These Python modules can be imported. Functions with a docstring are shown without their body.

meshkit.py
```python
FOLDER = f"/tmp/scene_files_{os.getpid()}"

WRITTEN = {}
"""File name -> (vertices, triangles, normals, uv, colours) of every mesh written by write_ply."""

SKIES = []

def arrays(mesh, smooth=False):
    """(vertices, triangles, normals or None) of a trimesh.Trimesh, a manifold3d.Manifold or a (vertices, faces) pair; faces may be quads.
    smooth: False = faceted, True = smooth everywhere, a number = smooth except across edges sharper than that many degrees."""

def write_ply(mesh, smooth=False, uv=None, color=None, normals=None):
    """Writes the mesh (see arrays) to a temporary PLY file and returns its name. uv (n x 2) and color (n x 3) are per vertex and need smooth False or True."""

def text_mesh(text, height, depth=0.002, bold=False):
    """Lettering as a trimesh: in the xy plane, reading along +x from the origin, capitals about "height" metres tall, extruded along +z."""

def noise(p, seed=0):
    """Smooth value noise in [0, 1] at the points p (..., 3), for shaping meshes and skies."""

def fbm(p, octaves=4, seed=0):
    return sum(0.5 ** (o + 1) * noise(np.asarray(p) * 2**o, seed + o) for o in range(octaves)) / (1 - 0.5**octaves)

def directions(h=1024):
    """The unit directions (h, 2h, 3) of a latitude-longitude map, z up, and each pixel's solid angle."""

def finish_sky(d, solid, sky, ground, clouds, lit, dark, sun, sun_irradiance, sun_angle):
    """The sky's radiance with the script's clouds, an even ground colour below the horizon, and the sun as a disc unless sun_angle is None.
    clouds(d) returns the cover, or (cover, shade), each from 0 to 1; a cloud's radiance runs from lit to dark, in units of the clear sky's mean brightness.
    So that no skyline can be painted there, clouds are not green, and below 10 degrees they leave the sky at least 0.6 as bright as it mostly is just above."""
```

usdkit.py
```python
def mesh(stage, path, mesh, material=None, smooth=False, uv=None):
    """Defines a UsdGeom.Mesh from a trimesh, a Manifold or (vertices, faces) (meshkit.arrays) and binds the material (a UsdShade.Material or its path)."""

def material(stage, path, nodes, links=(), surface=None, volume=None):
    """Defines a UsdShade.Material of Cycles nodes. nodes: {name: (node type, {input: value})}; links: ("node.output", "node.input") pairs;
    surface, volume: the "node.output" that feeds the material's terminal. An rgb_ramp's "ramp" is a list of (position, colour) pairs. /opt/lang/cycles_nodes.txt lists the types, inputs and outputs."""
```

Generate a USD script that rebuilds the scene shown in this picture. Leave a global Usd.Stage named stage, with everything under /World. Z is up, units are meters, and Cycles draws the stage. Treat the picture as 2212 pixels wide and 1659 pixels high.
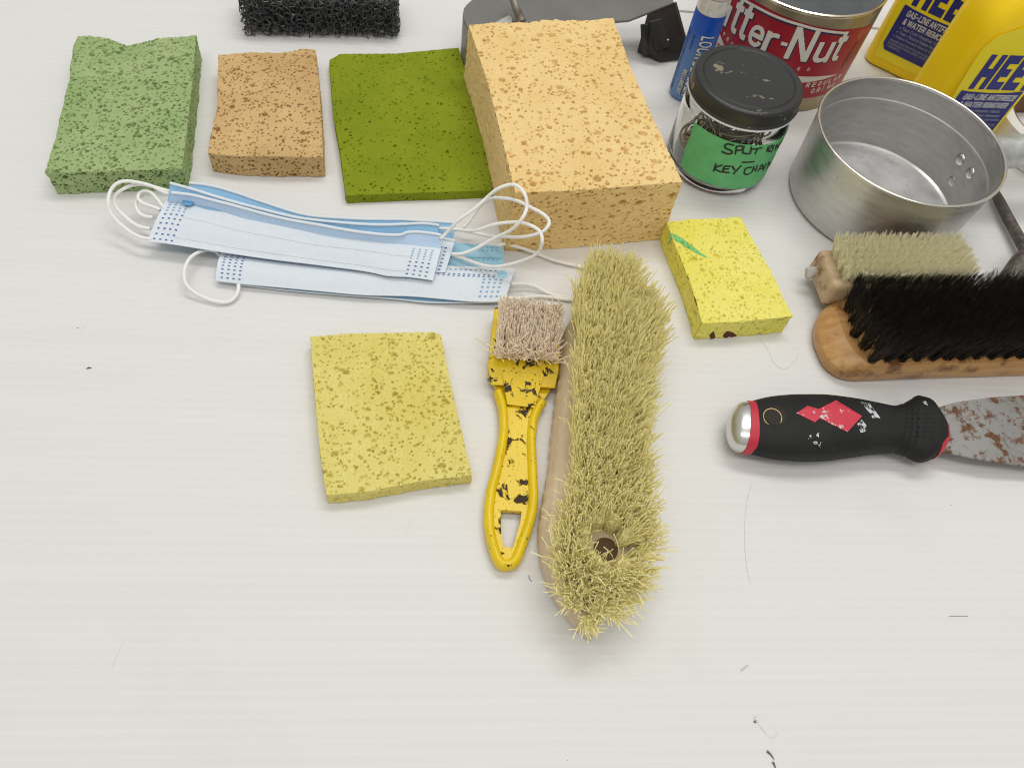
import math, random
import numpy as np, trimesh, shapely, manifold3d
import shapely.geometry as sg
from shapely import affinity
from scipy.spatial import cKDTree, Voronoi
from scipy.interpolate import splprep, splev, CubicSpline
from pxr import Usd, UsdGeom, UsdLux, UsdShade, Sdf, Gf, Vt
import usdkit, meshkit

# ------------------------------------------------------------------ stage, camera, light
stage = Usd.Stage.CreateInMemory()
UsdGeom.SetStageUpAxis(stage, UsdGeom.Tokens.z)
UsdGeom.SetStageMetersPerUnit(stage, 1.0)
UsdGeom.Xform.Define(stage, '/World')
UsdGeom.Scope.Define(stage, '/World/Looks')

F0, TH, RO, H = 1980 / 1.20571, math.radians(57.3), math.radians(-11.5), 0.365
CX, CY, PW = 1106.0, 829.5, 2212.0
FWD = np.array([0, math.cos(TH), -math.sin(TH)])
DWN = np.array([0, -math.sin(TH), -math.cos(TH)])
RGT = np.array([1.0, 0, 0])
_c, _s = math.cos(RO), math.sin(RO)
cam = UsdGeom.Camera.Define(stage, '/World/camera')
cr, cu = RGT * _c + DWN * _s, -(-RGT * _s + DWN * _c)
M4 = Gf.Matrix4d(*[float(v) for v in (*cr, 0, *cu, 0, *(-FWD), 0, 0, 0, H, 1)])
cam.AddTransformOp().Set(M4)
cam.CreateHorizontalApertureAttr(36.0)
cam.CreateVerticalApertureAttr(36.0 * 767 / 1024)
cam.CreateFocalLengthAttr(36.0 * F0 / PW)
cam.CreateClippingRangeAttr(Gf.Vec2f(0.01, 50))
cam.CreateFocusDistanceAttr(0.42)
cam.CreateFStopAttr(22.0)
cam.CreateExposureAttr(0.21)

def srgb(r, g, b):
    f = lambda c: c / 12.92 if c <= 0.04045 else ((c + 0.055) / 1.055) ** 2.4
    return (f(r / 255), f(g / 255), f(b / 255))

dome = UsdLux.DomeLight.Define(stage, '/World/room_light')
wm = usdkit.material(stage, '/World/Looks/room', {
    'tc': ('texture_coordinate', {}), 'sx': ('separate_xyz', {}),
    'r': ('rgb_ramp', {'ramp': [(0, (0.20, 0.195, 0.19)), (0.5, (0.34, 0.335, 0.325)), (1, (0.62, 0.615, 0.60))]}),
    'mr': ('map_range', {'from_min': -1.0, 'from_max': 1.0}),
    'b': ('background_shader', {'strength': 0.86})},
    [('tc.generated', 'sx.vector'), ('sx.z', 'mr.value'), ('mr.result', 'r.fac'), ('r.color', 'b.color')], surface='b.background')
UsdShade.MaterialBindingAPI.Apply(dome.GetPrim()).Bind(wm)

def rect_light(name, pos, target, w, h, inten, col):
    l = UsdLux.RectLight.Define(stage, '/World/' + name)
    l.CreateWidthAttr(w); l.CreateHeightAttr(h); l.CreateIntensityAttr(inten); l.CreateColorAttr(Gf.Vec3f(*col))
    p, t = np.array(pos, float), np.array(target, float)
    z = (p - t) / np.linalg.norm(p - t)
    x = np.cross([0, 1, 0.01], z); x /= np.linalg.norm(x); y = np.cross(z, x)
    l.AddTransformOp().Set(Gf.Matrix4d(*[float(v) for v in (*x, 0, *y, 0, *z, 0, *p, 1)]))
rect_light('ceiling_lamp', (0.10, 0.98, 1.75), (0.0, 0.38, 0), 1.3, 0.35, 7.8, (1.0, 0.985, 0.96))
rect_light('ceiling_lamp_001', (0.05, -0.22, 1.85), (0.0, 0.3, 0), 1.9, 0.40, 3.7, (1.0, 0.985, 0.96))  # unseen overhead lamp, added behind the viewer as front fill

# ------------------------------------------------------------------ helpers
def at(x, y, z=0.0):
    """The point of the place at height z seen in the photograph at (x, y) of its 2212 px wide view."""
    x, y = np.asarray(x, float), np.asarray(y, float)
    dx, dy = (x - CX) / F0, (y - CY) / F0
    X, Y = dx * _c - dy * _s, dx * _s + dy * _c
    r = FWD + X[..., None] * RGT + Y[..., None] * DWN
    t = (H - np.asarray(z, float)) / -r[..., 2]
    return np.array([0, 0, H]) + r * t[..., None]
def ats(P, z=0.0):
    P = np.asarray(P, float)
    return at(P[:, 0], P[:, 1], z)
def Zm(x0, y0, sc):
    return lambda *p: [((x0 + sc * a) * .8294, (y0 + sc * b) * .8294) for a, b in p]
ZA, ZB, ZC, ZE, ZG = Zm(80, 60, .3617), Zm(560, 0, .3617), Zm(1160, 0, .3617), Zm(1680, 540, .22904), Zm(760, 820, .31348)
ZL, ZR, ZQ = Zm(250, 440, .36166), Zm(1000, 440, .36166), Zm(1080, 540, .15675)
ZH, ZJ, ZP, ZK, ZT = Zm(2250, 0, .24104), Zm(1720, 0, .27125), Zm(2040, 180, .27125), Zm(1180, 0, .28029), Zm(1720, 100, .26525)
ZN, ZU, ZS = Zm(1960, 540, .31962), Zm(1860, 980, .36483), Zm(2500, 300, .27741)
ZY1, ZY2, ZV1, ZV2 = Zm(1240, 780, .2109), Zm(1240, 1120, .22901), Zm(1220, 740, .30136), Zm(1220, 1200, .30136)

used = {}
def numbered(path):
    n = used.get(path, 0); used[path] = n + 1
    return path if n == 0 else f'{path}_{n:03d}'
def cd(prim, **k):
    for a, b in k.items():
        if b: prim.SetCustomDataByKey(a, b)
def thing(name, label, cat, group=None):
    p = UsdGeom.Xform.Define(stage, numbered('/World/' + name)).GetPrim()
    cd(p, label=label, category=cat, group=group)
    return p
def obj(name, mesh, m, parent=None, smooth=False, **k):
    base = '/World' if parent is None else str(parent.GetPath())
    p = usdkit.mesh(stage, numbered(base + '/' + name), mesh, m, smooth=smooth).GetPrim()
    cd(p, **k)
    return p
def cat_m(*ms):
    return trimesh.util.concatenate([m for m in ms if m is not None])

MAT = {}
def mat(name, color, rough=0.5, color2=None, scale=60., ramp=(0.35, 0.65), bump=0., bscale=400., bdist=0.0004, detail=4., metallic=0., spec=0.5, extra=None, links=(), mapscale=None, distort=0.):
    """A principled material whose colour wanders between two tones and whose relief is a fine noise."""
    n = {'p': ('principled_bsdf', {'roughness': rough, 'metallic': metallic, 'specular_ior_level': spec, **(extra or {})})}
    l = list(links)
    if color2 is None: n['p'][1]['base_color'] = color
    if color2 is not None or bump:
        n['g'] = ('texture_coordinate', {})
        src = 'g.object'
        if mapscale is not None:
            n['mp'] = ('mapping', {'scale': mapscale}); l.append(('g.object', 'mp.vector')); src = 'mp.vector'
    if color2 is not None:
        n['n'] = ('noise_texture', {'scale': scale, 'detail': detail, 'roughness': .6, 'distortion': distort})
        n['r'] = ('rgb_ramp', {'ramp': [(ramp[0], color), (ramp[1], color2)]})
        l += [(src, 'n.vector'), ('n.fac', 'r.fac'), ('r.color', 'p.base_color')]
    if bump:
        n['bn'] = ('noise_texture', {'scale': bscale, 'detail': 3., 'roughness': .6})
        n['b'] = ('bump', {'strength': bump, 'distance': bdist})
        l += [(src, 'bn.vector'), ('bn.fac', 'b.height'), ('b.normal', 'p.normal')]
    MAT[name] = usdkit.material(stage, '/World/Looks/' + name, n, l, surface='p.BSDF')
    return MAT[name]
def bristle_mat(name, c0, c1, rough=0.6, trans=0.15):
    MAT[name] = usdkit.material(stage, '/World/Looks/' + name, {
        'g': ('geometry', {}), 'r': ('rgb_ramp', {'ramp': [(0, c0), (1, c1)]}),
        'p': ('principled_bsdf', {'roughness': rough, 'specular_ior_level': .3}), 't': ('translucent_bsdf', {}), 'm': ('mix_closure', {'fac': trans})},
        [('g.random_per_island', 'r.fac'), ('r.color', 'p.base_color'), ('r.color', 't.color'), ('p.BSDF', 'm.closure1'), ('t.BSDF', 'm.closure2')], surface='m.closure')
    return MAT[name]

def spline(P, n, closed=False):
    P = np.asarray(P, float)
    if closed: P = np.vstack([P, P[:1]])
    d = np.r_[0, np.cumsum(np.linalg.norm(np.diff(P, axis=0), axis=1))]
    if closed:
        cs = CubicSpline(d, P, bc_type='periodic'); return cs(np.linspace(0, d[-1], n, endpoint=False))
    if len(P) == 2:
        return P[0] + (P[1] - P[0]) * np.linspace(0, 1, n)[:, None]
    from scipy.interpolate import PchipInterpolator
    return PchipInterpolator(d, P)(np.linspace(0, d[-1], n))
def resample(P, n, closed=False):
    P = np.asarray(P, float)
    if closed: P = np.vstack([P, P[:1]])
    d = np.r_[0, np.cumsum(np.linalg.norm(np.diff(P, axis=0), axis=1))]
    t = np.linspace(0, d[-1], n, endpoint=not closed)
    return np.stack([np.interp(t, d, P[:, k]) for k in range(P.shape[1])], 1)
def tube(P, r, sides=8, cap=True, closed=False):
    P = np.asarray(P, float); n = len(P)
    r = np.broadcast_to(np.asarray(r, float), (n,))
    T = np.gradient(P, axis=0) if not closed else np.roll(P, -1, 0) - np.roll(P, 1, 0)
    T /= np.linalg.norm(T, axis=1, keepdims=True) + 1e-12
    u = np.cross(T[0], [0, 0, 1.0]);  u = u if np.linalg.norm(u) > 1e-3 else np.cross(T[0], [0, 1.0, 0])
    U = []
    for k in range(n):
        u = u - T[k] * (u @ T[k]); u /= np.linalg.norm(u); U.append(u)
    U = np.array(U); V = np.cross(T, U)
    a = np.linspace(0, 2 * np.pi, sides, endpoint=False)
    v = (P[:, None] + r[:, None, None] * (np.cos(a)[None, :, None] * U[:, None] + np.sin(a)[None, :, None] * V[:, None])).reshape(-1, 3)
    f = []
    for k in range(n if closed else n - 1):
        for j in range(sides):
            a0, a1 = k * sides + j, k * sides + (j + 1) % sides
            k2 = (k + 1) % n
            b0, b1 = k2 * sides + j, k2 * sides + (j + 1) % sides
            f += [(a0, b1, a1), (a0, b0, b1)]
    if cap and not closed:
        v = np.vstack([v, P[:1], P[-1:]])
        for j in range(sides):
            f += [(len(v) - 2, j, (j + 1) % sides), (len(v) - 1, (n - 1) * sides + (j + 1) % sides, (n - 1) * sides + j)]
    return trimesh.Trimesh(v, f, process=False)
def lathe(prof, c, n=96, a0=0., a1=2 * np.pi):
    """prof: (r, z) pairs running from the inside bottom outwards; c: centre (x, y)."""
    prof = np.asarray(prof, float); full = abs(a1 - a0 - 2 * np.pi) < 1e-6
    a = np.linspace(a0, a1, n, endpoint=not full); m = len(prof)
    v = np.stack([c[0] + prof[None, :, 0] * np.cos(a)[:, None], c[1] + prof[None, :, 0] * np.sin(a)[:, None], np.broadcast_to(prof[None, :, 1], (n, m))], -1).reshape(-1, 3)
    f = []
    for i in range(n if full else n - 1):
        i2 = (i + 1) % n
        for j in range(m - 1):
            p, q, r, s = i * m + j, i2 * m + j, i2 * m + j + 1, i * m + j + 1
            f += [(p, q, r), (p, r, s)]
    t = trimesh.Trimesh(v, f, process=False)
    return t
def poly_tri(poly):
    v, f = trimesh.creation.triangulate_polygon(poly, engine='earcut')
    return v, f
def inset(P, d):
    """Moves a closed outline inwards along its normals (counter-clockwise outline)."""
    T = np.roll(P, -1, 0) - np.roll(P, 1, 0); T /= np.linalg.norm(T, axis=1, keepdims=True) + 1e-12
    return P + np.stack([-T[:, 1], T[:, 0]], 1) * d
def ccw(P):
    P = np.asarray(P, float)
    a = np.sum(P[:, 0] * np.roll(P[:, 1], -1) - np.roll(P[:, 0], -1) * P[:, 1])
    return P if a > 0 else P[::-1].copy()
def slab(P, rings, hole=None):
    """Solid over a closed outline: rings = [(inset, z), ...] from the bottom to the top; flat caps."""
    P = ccw(P); n = len(P); v = []; f = []
    for d, z in rings: v.append(np.c_[inset(P, d), np.full(n, z)])
    for k in range(len(rings) - 1):
        for j in range(n):
            a, b, c, e = k * n + j, k * n + (j + 1) % n, (k + 1) * n + (j + 1) % n, (k + 1) * n + j
            f += [(a, b, c), (a, c, e)]
    V = np.vstack(v)
    caps = []
    for d, z, flip in ((rings[0][0], rings[0][1], True), (rings[-1][0], rings[-1][1], False)):
        pv, pf = poly_tri(sg.Polygon(inset(P, d)).buffer(0))
        pf = np.asarray(pf)
        caps.append(trimesh.Trimesh(np.c_[pv, np.full(len(pv), z)], pf[:, ::-1] if flip else pf, process=False))
    m = trimesh.util.concatenate([trimesh.Trimesh(V, f, process=False)] + caps)
    m.merge_vertices(); m.fix_normals()
    return m
def extr(poly, z0, z1):
    m = cat_m(*[trimesh.creation.extrude_polygon(g, z1 - z0, engine='earcut') for g in getattr(poly, 'geoms', [poly])])
    m.apply_translation((0, 0, z0)); return m
def hull(pts):
    return trimesh.Trimesh(*(lambda h: (h.vertices, h.faces))(trimesh.convex.convex_hull(np.asarray(pts, float))))
def rhull(pts, r):
    """A rounded hull: the hull of small spheres at the points."""
    s = trimesh.creation.icosphere(1, r).vertices
    return hull((np.asarray(pts, float)[:, None] + s[None]).reshape(-1, 3))
def raycyl(P, c, r, far=False):
    """Angle and height where the sight lines of photograph points meet an upright cylinder."""
    o = np.array([0, 0, H]); d = ats(P, 0.) - o; c = np.asarray(c)
    a = (d[:, :2] ** 2).sum(1); b = 2 * d[:, :2] @ (o[:2] - c); q = (o[:2] - c) @ (o[:2] - c) - r * r
    s = np.sqrt(np.maximum(b * b - 4 * a * q, 0)); t = (-b + (s if far else -s)) / (2 * a)
    p = o + t[:, None] * d
    return np.stack([np.arctan2(p[:, 1] - c[1], p[:, 0] - c[0]), p[:, 2]], 1)
def on_cyl(mesh, c, r, off=0.):
    """Wraps a flat mesh (x = arc length from angle 0, y = height, z = proud) round a cylinder."""
    m = mesh.copy()
    v, f = trimesh.remesh.subdivide_to_size(m.vertices, m.faces, 0.004, max_iter=8)
    a = v[:, 0] / r; R = r + off + v[:, 2]
    return trimesh.Trimesh(np.c_[c[0] + R * np.cos(a), c[1] + R * np.sin(a), v[:, 1]], f, process=False)
def on_plane(mesh, o, ux, uy, un):
    v = mesh.vertices
    return trimesh.Trimesh(o + v[:, :1] * ux + v[:, 1:2] * uy + v[:, 2:] * un, mesh.faces, process=False)
def text_box(s, w, h, depth=0.0002, bold=True, shear=0., x0=0., y0=0.):
    m = meshkit.text_mesh(s, 0.01, depth=depth, bold=bold)
    b = m.bounds; v = m.vertices - [b[0][0], b[0][1], 0]
    v = v * [w / (b[1][0] - b[0][0]), h / (b[1][1] - b[0][1]), 1]
    v[:, 0] += shear * v[:, 1]
    return trimesh.Trimesh(v + [x0, y0, 0], m.faces, process=False)
def flat(poly, z=0., depth=0.0002):
    return extr(poly, z, z + depth)
rng = np.random.default_rng(7)

# ------------------------------------------------------------------ the board everything lies on
AZ = math.radians(11.3)
DX, DY = np.array([math.cos(AZ), math.sin(AZ)]), np.array([-math.sin(AZ), math.cos(AZ)])
bm = usdkit.material(stage, '/World/Looks/board_plastic', {
    'g': ('texture_coordinate', {}), 'rot': ('mapping', {'rotation': (0, 0, -AZ)}),
    'mp': ('mapping', {'scale': (1.2, 26, 1)}), 'n': ('noise_texture', {'scale': 3., 'detail': 3.}),
    'r': ('rgb_ramp', {'ramp': [(.3, (.710, .702, .687)), (.7, (.726, .718, .703))]}),
    'n2': ('noise_texture', {'scale': 9., 'detail': 5., 'roughness': .65}), 'r2': ('rgb_ramp', {'ramp': [(.55, (1, 1, 1)), (.8, (.94, .935, .92))]}),
    'mx': ('mix_color', {'blend_type': 'multiply', 'fac': 1.0}),
    'v': ('voronoi_texture', {'scale': 42., 'randomness': 1.}), 'r3': ('rgb_ramp', {'ramp': [(0.012, (.55, .53, .5)), (.022, (1, 1, 1))]}),
    'n3': ('noise_texture', {'scale': 11., 'detail': 1.}), 'r4': ('rgb_ramp', {'ramp': [(.56, (1, 1, 1)), (.6, (0, 0, 0))]}),
    'li': ('mix_color', {'blend_type': 'lighten', 'fac': 1.0}),
    'mx2': ('mix_color', {'blend_type': 'multiply', 'fac': 1.0}),
    'm5': ('mapping', {'rotation': (0, 0, .5), 'scale': (420, 14, 1)}), 'n5': ('noise_texture', {'scale': 1., 'detail': 1.5, 'distortion': .3}), 'r5': ('rgb_ramp', {'ramp': [(.785, (1, 1, 1)), (.80, (.90, .89, .88))]}),
    'm6': ('mapping', {'rotation': (0, 0, -.9), 'scale': (500, 22, 1)}), 'n6': ('noise_texture', {'scale': 1., 'detail': 1.5, 'distortion': .3}), 'r6': ('rgb_ramp', {'ramp': [(.79, (1, 1, 1)), (.80, (.92, .91, .90))]}),
    'mx5': ('mix_color', {'blend_type': 'multiply', 'fac': 1.0}), 'mx6': ('mix_color', {'blend_type': 'multiply', 'fac': 1.0}),
    'fs': ('separate_xyz', {}), 'fm': ('math', {'math_type': 'multiply', 'value2': 200.}), 'ff': ('math', {'math_type': 'fraction'}), 'fr': ('rgb_ramp', {'ramp': [(0, (1, 1, 1)), (.07, (.968, .966, .962)), (.5, (.955, .953, .950)), (.93, (.968, .966, .962)), (1, (1, 1, 1))]}), 'mxf': ('mix_color', {'blend_type': 'multiply', 'fac': 1.0}),
    'p': ('principled_bsdf', {'roughness': .62, 'specular_ior_level': .25}),
    'bn': ('noise_texture', {'scale': 1500., 'detail': 2.}), 'b': ('bump', {'strength': .12, 'distance': .0002})},
    [('g.object', 'rot.vector'), ('rot.vector', 'mp.vector'), ('mp.vector', 'n.vector'), ('n.fac', 'r.fac'), ('rot.vector', 'n2.vector'), ('n2.fac', 'r2.fac'),
     ('r.color', 'mx.a'), ('r2.color', 'mx.b'), ('rot.vector', 'v.vector'), ('v.distance', 'r3.fac'), ('rot.vector', 'n3.vector'), ('n3.fac', 'r4.fac'),
     ('r3.color', 'li.a'), ('r4.color', 'li.b'), ('mx.result', 'mx2.a'), ('li.result', 'mx2.b'), ('g.object', 'm5.vector'), ('m5.vector', 'n5.vector'), ('n5.fac', 'r5.fac'), ('g.object', 'm6.vector'), ('m6.vector', 'n6.vector'), ('n6.fac', 'r6.fac'),
     ('mx2.result', 'mx5.a'), ('r5.color', 'mx5.b'), ('mx5.result', 'mx6.a'), ('r6.color', 'mx6.b'), ('rot.vector', 'fs.vector'), ('fs.y', 'fm.value1'), ('fm.value', 'ff.value1'), ('ff.value', 'fr.fac'), ('mx6.result', 'mxf.a'), ('fr.color', 'mxf.b'), ('mxf.result', 'p.base_color'),
     ('g.object', 'bn.vector'), ('bn.fac', 'b.height'), ('b.normal', 'p.normal')], surface='p.BSDF')
def board(name, y0, y1, z):
    pitch = 0.0050; k = np.arange(math.floor(y0 / pitch), math.ceil(y1 / pitch))
    prof = [(-.30, -.00003), (-.12, .00001), (-.05, .00006), (0, .00009), (.05, .00006), (.12, .00001), (.30, -.00003), (.5, -.00005)]
    ys = np.array([(i + a) * pitch for i in k for a, _ in prof]); zs = np.array([b for i in k for _, b in prof])
    keep = (ys >= y0) & (ys <= y1); ys, zs = ys[keep], zs[keep]
    xs = np.array([-1.0, 1.0])
    v = np.array([[*(DX * x + DY * y), z + h] for y, h in zip(ys, zs) for x in xs])
    f = []
    for i in range(len(ys) - 1): f += [(2 * i, 2 * i + 1, 2 * i + 3), (2 * i, 2 * i + 3, 2 * i + 2)]
    # the sheet's thickness: far and near edge walls
    n = len(v)
    for i, s in ((0, 1), (len(ys) - 1, -1)):
        a, b = v[2 * i].copy(), v[2 * i + 1].copy(); a[2] -= .004; b[2] -= .004
        v = np.vstack([v, a, b]); m = len(v)
        f += [(2 * i, m - 2, m - 1), (2 * i, m - 1, 2 * i + 1)] if s > 0 else [(2 * i, m - 1, m - 2), (2 * i, 2 * i + 1, m - 1)]
    return obj(name, trimesh.Trimesh(v, f, process=False), bm, smooth=True, kind='structure')
seam = float(np.array([.075, .641]) @ DY)
b1 = board('tabletop_sheet', -0.9, seam, -0.00005)
b2 = board('tabletop_sheet', seam + .0025, 1.5, -0.0008)
mat('table_core', (.25, .24, .23), .7)
obj('table', trimesh.creation.box((2.2, 2.8, .03), transform=trimesh.transformations.translation_matrix((0, .3, -.0215))), MAT['table_core'], kind='structure')
# the tear in the sheet near the bottom edge
mat('torn_plastic', (.74, .73, .71), .5); mat('tear_dirt', (.16, .11, .07), .8)
q = ats([(1628, 1546), (1652, 1556), (1682, 1583), (1672, 1594), (1658, 1590), (1640, 1566)], .0)[:, :2]
fl = slab(resample(q, 40, True), [(0, .0001), (.0004, .0003), (.0014, .0005)])
obj('raised_lip', fl, bm, b1, smooth=60)
for P in ([(1657, 1622), (1664, 1628), (1672, 1640)], [(1670, 1645), (1676, 1659)], [(1629, 1557), (1634, 1561)]):
    obj('tear', tube(spline(ats(P, .0002), 10), np.linspace(.0006, .0002, 10), 6), MAT['tear_dirt'], b1)

# ------------------------------------------------------------------ sponges
def sponge_mat(name, c, c2, dark, spots=None):
    n = {'g': ('texture_coordinate', {}), 'n': ('noise_texture', {'scale': 22., 'detail': 5., 'roughness': .65}),
         'r': ('rgb_ramp', {'ramp': [(.35, c), (.68, c2)]}),
         'n2': ('noise_texture', {'scale': 1300., 'detail': 3., 'roughness': .7}), 'r2': ('rgb_ramp', {'ramp': [(.30, dark), (.48, (1, 1, 1))]}),
         'mx': ('mix_color', {'blend_type': 'multiply', 'fac': .5}),
         'v': ('noise_texture', {'scale': 1150., 'detail': 2.5, 'roughness': .7}),
         'b': ('bump', {'strength': .9, 'distance': .0007}),
         'p': ('principled_bsdf', {'roughness': .95, 'specular_ior_level': .15})}
    l = [('g.object', 'n.vector'), ('n.fac', 'r.fac'), ('g.object', 'n2.vector'), ('n2.fac', 'r2.fac'), ('r.color', 'mx.a'), ('r2.color', 'mx.b'),
         ('g.object', 'v.vector'), ('v.fac', 'b.height'), ('b.normal', 'p.normal')]
    last = 'mx.result'
    if spots:
        n['n3'] = ('noise_texture', {'scale': spots[1], 'detail': 4., 'roughness': .6}); n['r3'] = ('rgb_ramp', {'ramp': [(spots[2], (0, 0, 0)), (spots[2] + .05, (1, 1, 1))]})
        n['mx3'] = ('mix_color', {'b': spots[0]})
        l += [('g.object', 'n3.vector'), ('n3.fac', 'r3.fac'), ('r3.color', 'mx3.fac'), (last, 'mx3.a')]; last = 'mx3.result'
    l.append((last, 'p.base_color'))
    MAT[name] = usdkit.material(stage, '/World/Looks/' + name, n, l, surface='p.BSDF'); return MAT[name]

def coons(front, back, left, right):
    F, B, L, R = [resample(p, 200) for p in (front, back, left, right)]
    t = np.linspace(0, 1, 200)
    g = lambda A, s: np.stack([np.interp(s, t, A[:, 0]), np.interp(s, t, A[:, 1])], -1)
    def S(u, v):
        U, V = u[:, None], v[:, None]
        return (1 - V) * g(F, u) + V * g(B, u) + (1 - U) * g(L, v) + U * g(R, v) - ((1 - U) * (1 - V) * F[0] + U * (1 - V) * F[-1] + (1 - U) * V * B[0] + U * V * B[-1])
    return S
def sponge(S, t, step, pores, seed, bulge=0.0, hfun=None, round_it=2, base_shift=None, elong=1.0, edir=(1, 0), rough=.00025, edge_noise=.0006, deep=1.):
    """A block over the patch S(u, v), t thick, with its pores sunk into all faces."""
    r = np.random.default_rng(seed)
    c = S(np.array([0, 1, 1, 0.]), np.array([0, 0, 1, 1.]))
    nu = int(np.linalg.norm(c[1] - c[0]) / step); nv = int(np.linalg.norm(c[3] - c[0]) / step); nw = max(3, int(t / step))
    V, Fc, off = [], [], 0
    def face(fn, a, b):
        nonlocal off
        A, B = np.meshgrid(np.linspace(0, 1, a + 1), np.linspace(0, 1, b + 1), indexing='ij')
        V.append(np.stack(fn(A.ravel(), B.ravel()), 1))
        i = (np.arange(a)[:, None] * (b + 1) + np.arange(b)[None]).ravel() + off
        Fc.append(np.vstack([np.c_[i, i + b + 1, i + b + 2], np.c_[i, i + b + 2, i + 1]])); off += (a + 1) * (b + 1)
    o, e = (lambda x: np.zeros_like(x)), (lambda x: np.ones_like(x))
    face(lambda a, b: (a, b, e(a)), nu, nv)
    face(lambda a, b: (a, o(a), b), nu, nw); face(lambda a, b: (b, e(a), a), nw, nu)
    face(lambda a, b: (o(a), b, a), nv, nw); face(lambda a, b: (e(a), a, b), nv, nw)
    P = np.vstack(V); Fa = np.vstack(Fc)
    key = np.round(P * [nu * 4, nv * 4, nw * 4]).astype(np.int64)
    _, idx, inv = np.unique(key, axis=0, return_index=True, return_inverse=True)
    P = P[idx]; Fa = inv.ravel()[Fa]
    Fa = Fa[(Fa[:, 0] != Fa[:, 1]) & (Fa[:, 1] != Fa[:, 2]) & (Fa[:, 0] != Fa[:, 2])]
    u, v, w = P.T
    xy = S(u, v)
    if base_shift is not None: xy = xy + (1 - w)[:, None] * base_shift(u, v)
    if bulge:
        cen = S(np.array([.5]), np.array([.5]))[0]
        xy = xy + (xy - cen) * (bulge * np.sin(np.pi * w) / t * 0.02)[:, None]
    z = w * t * (1 if hfun is None else hfun(u, v))
    X = np.c_[xy, z]
    # smooth the edges
    import scipy.sparse as sp
    n = len(X); E = np.vstack([Fa[:, [0, 1]], Fa[:, [1, 2]], Fa[:, [2, 0]]])
    Adj = sp.coo_matrix((np.ones(len(E)), (E[:, 0], E[:, 1])), (n, n)).tocsr(); Adj = ((Adj + Adj.T) > 0).astype(float)
    D = sp.diags(1 / np.asarray(Adj.sum(1)).ravel())
    for _ in range(round_it): X = .5 * X + .5 * (D @ (Adj @ X))
    m = trimesh.Trimesh(X, Fa, process=False)
    if m.face_normals[:nu].mean(0)[2] < 0: Fa = Fa[:, ::-1]; m = trimesh.Trimesh(X, Fa, process=False)
    N = np.array(m.vertex_normals)
    dep = np.zeros(n)
    tree = cKDTree(X)
    area = m.area
    ed = np.array([*edir, 0.]); ed /= np.linalg.norm(ed)
    side = N[:, 2] > -.5
    ids = np.nonzero(side)[0]
    for cnt, r0, r1, dp in pores:
        k = int((1. if r1 < .0009 else .85) * cnt * area * 1e4)                     # pores per cm2
        ci = r.choice(ids, k)
        rad = .74 * r0 * (r1 / r0) ** r.random(k)
        el = 1 + .45 * (elong - 1) * r.random(k)
        for i, R, q in zip(ci, rad, el):
            J = tree.query_ball_point(X[i], R * q)
            if not J: continue
            d = X[J] - X[i]; along = d @ ed
            dd = np.sqrt(np.maximum((d ** 2).sum(1) - along ** 2 * (1 - 1 / q ** 2), 0)) / R
            dd = dd * (1 + .35 * (r.random(len(J)) - .5))
            prof = np.clip(1.9 * (1 - dd ** 2), 0, 1)
            dep[J] = np.maximum(dep[J], 2.0 * deep * dp * R * prof)
    X = X - N * dep[:, None]
    X = X + N * ((meshkit.fbm(X * 900, 3, seed) - .5) * 2 * rough)[:, None] + N * ((meshkit.fbm(X * 240, 3, seed + 9) - .5) * 2 * edge_noise)[:, None]
    X[:, 2] = np.maximum(X[:, 2], .0002)
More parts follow.
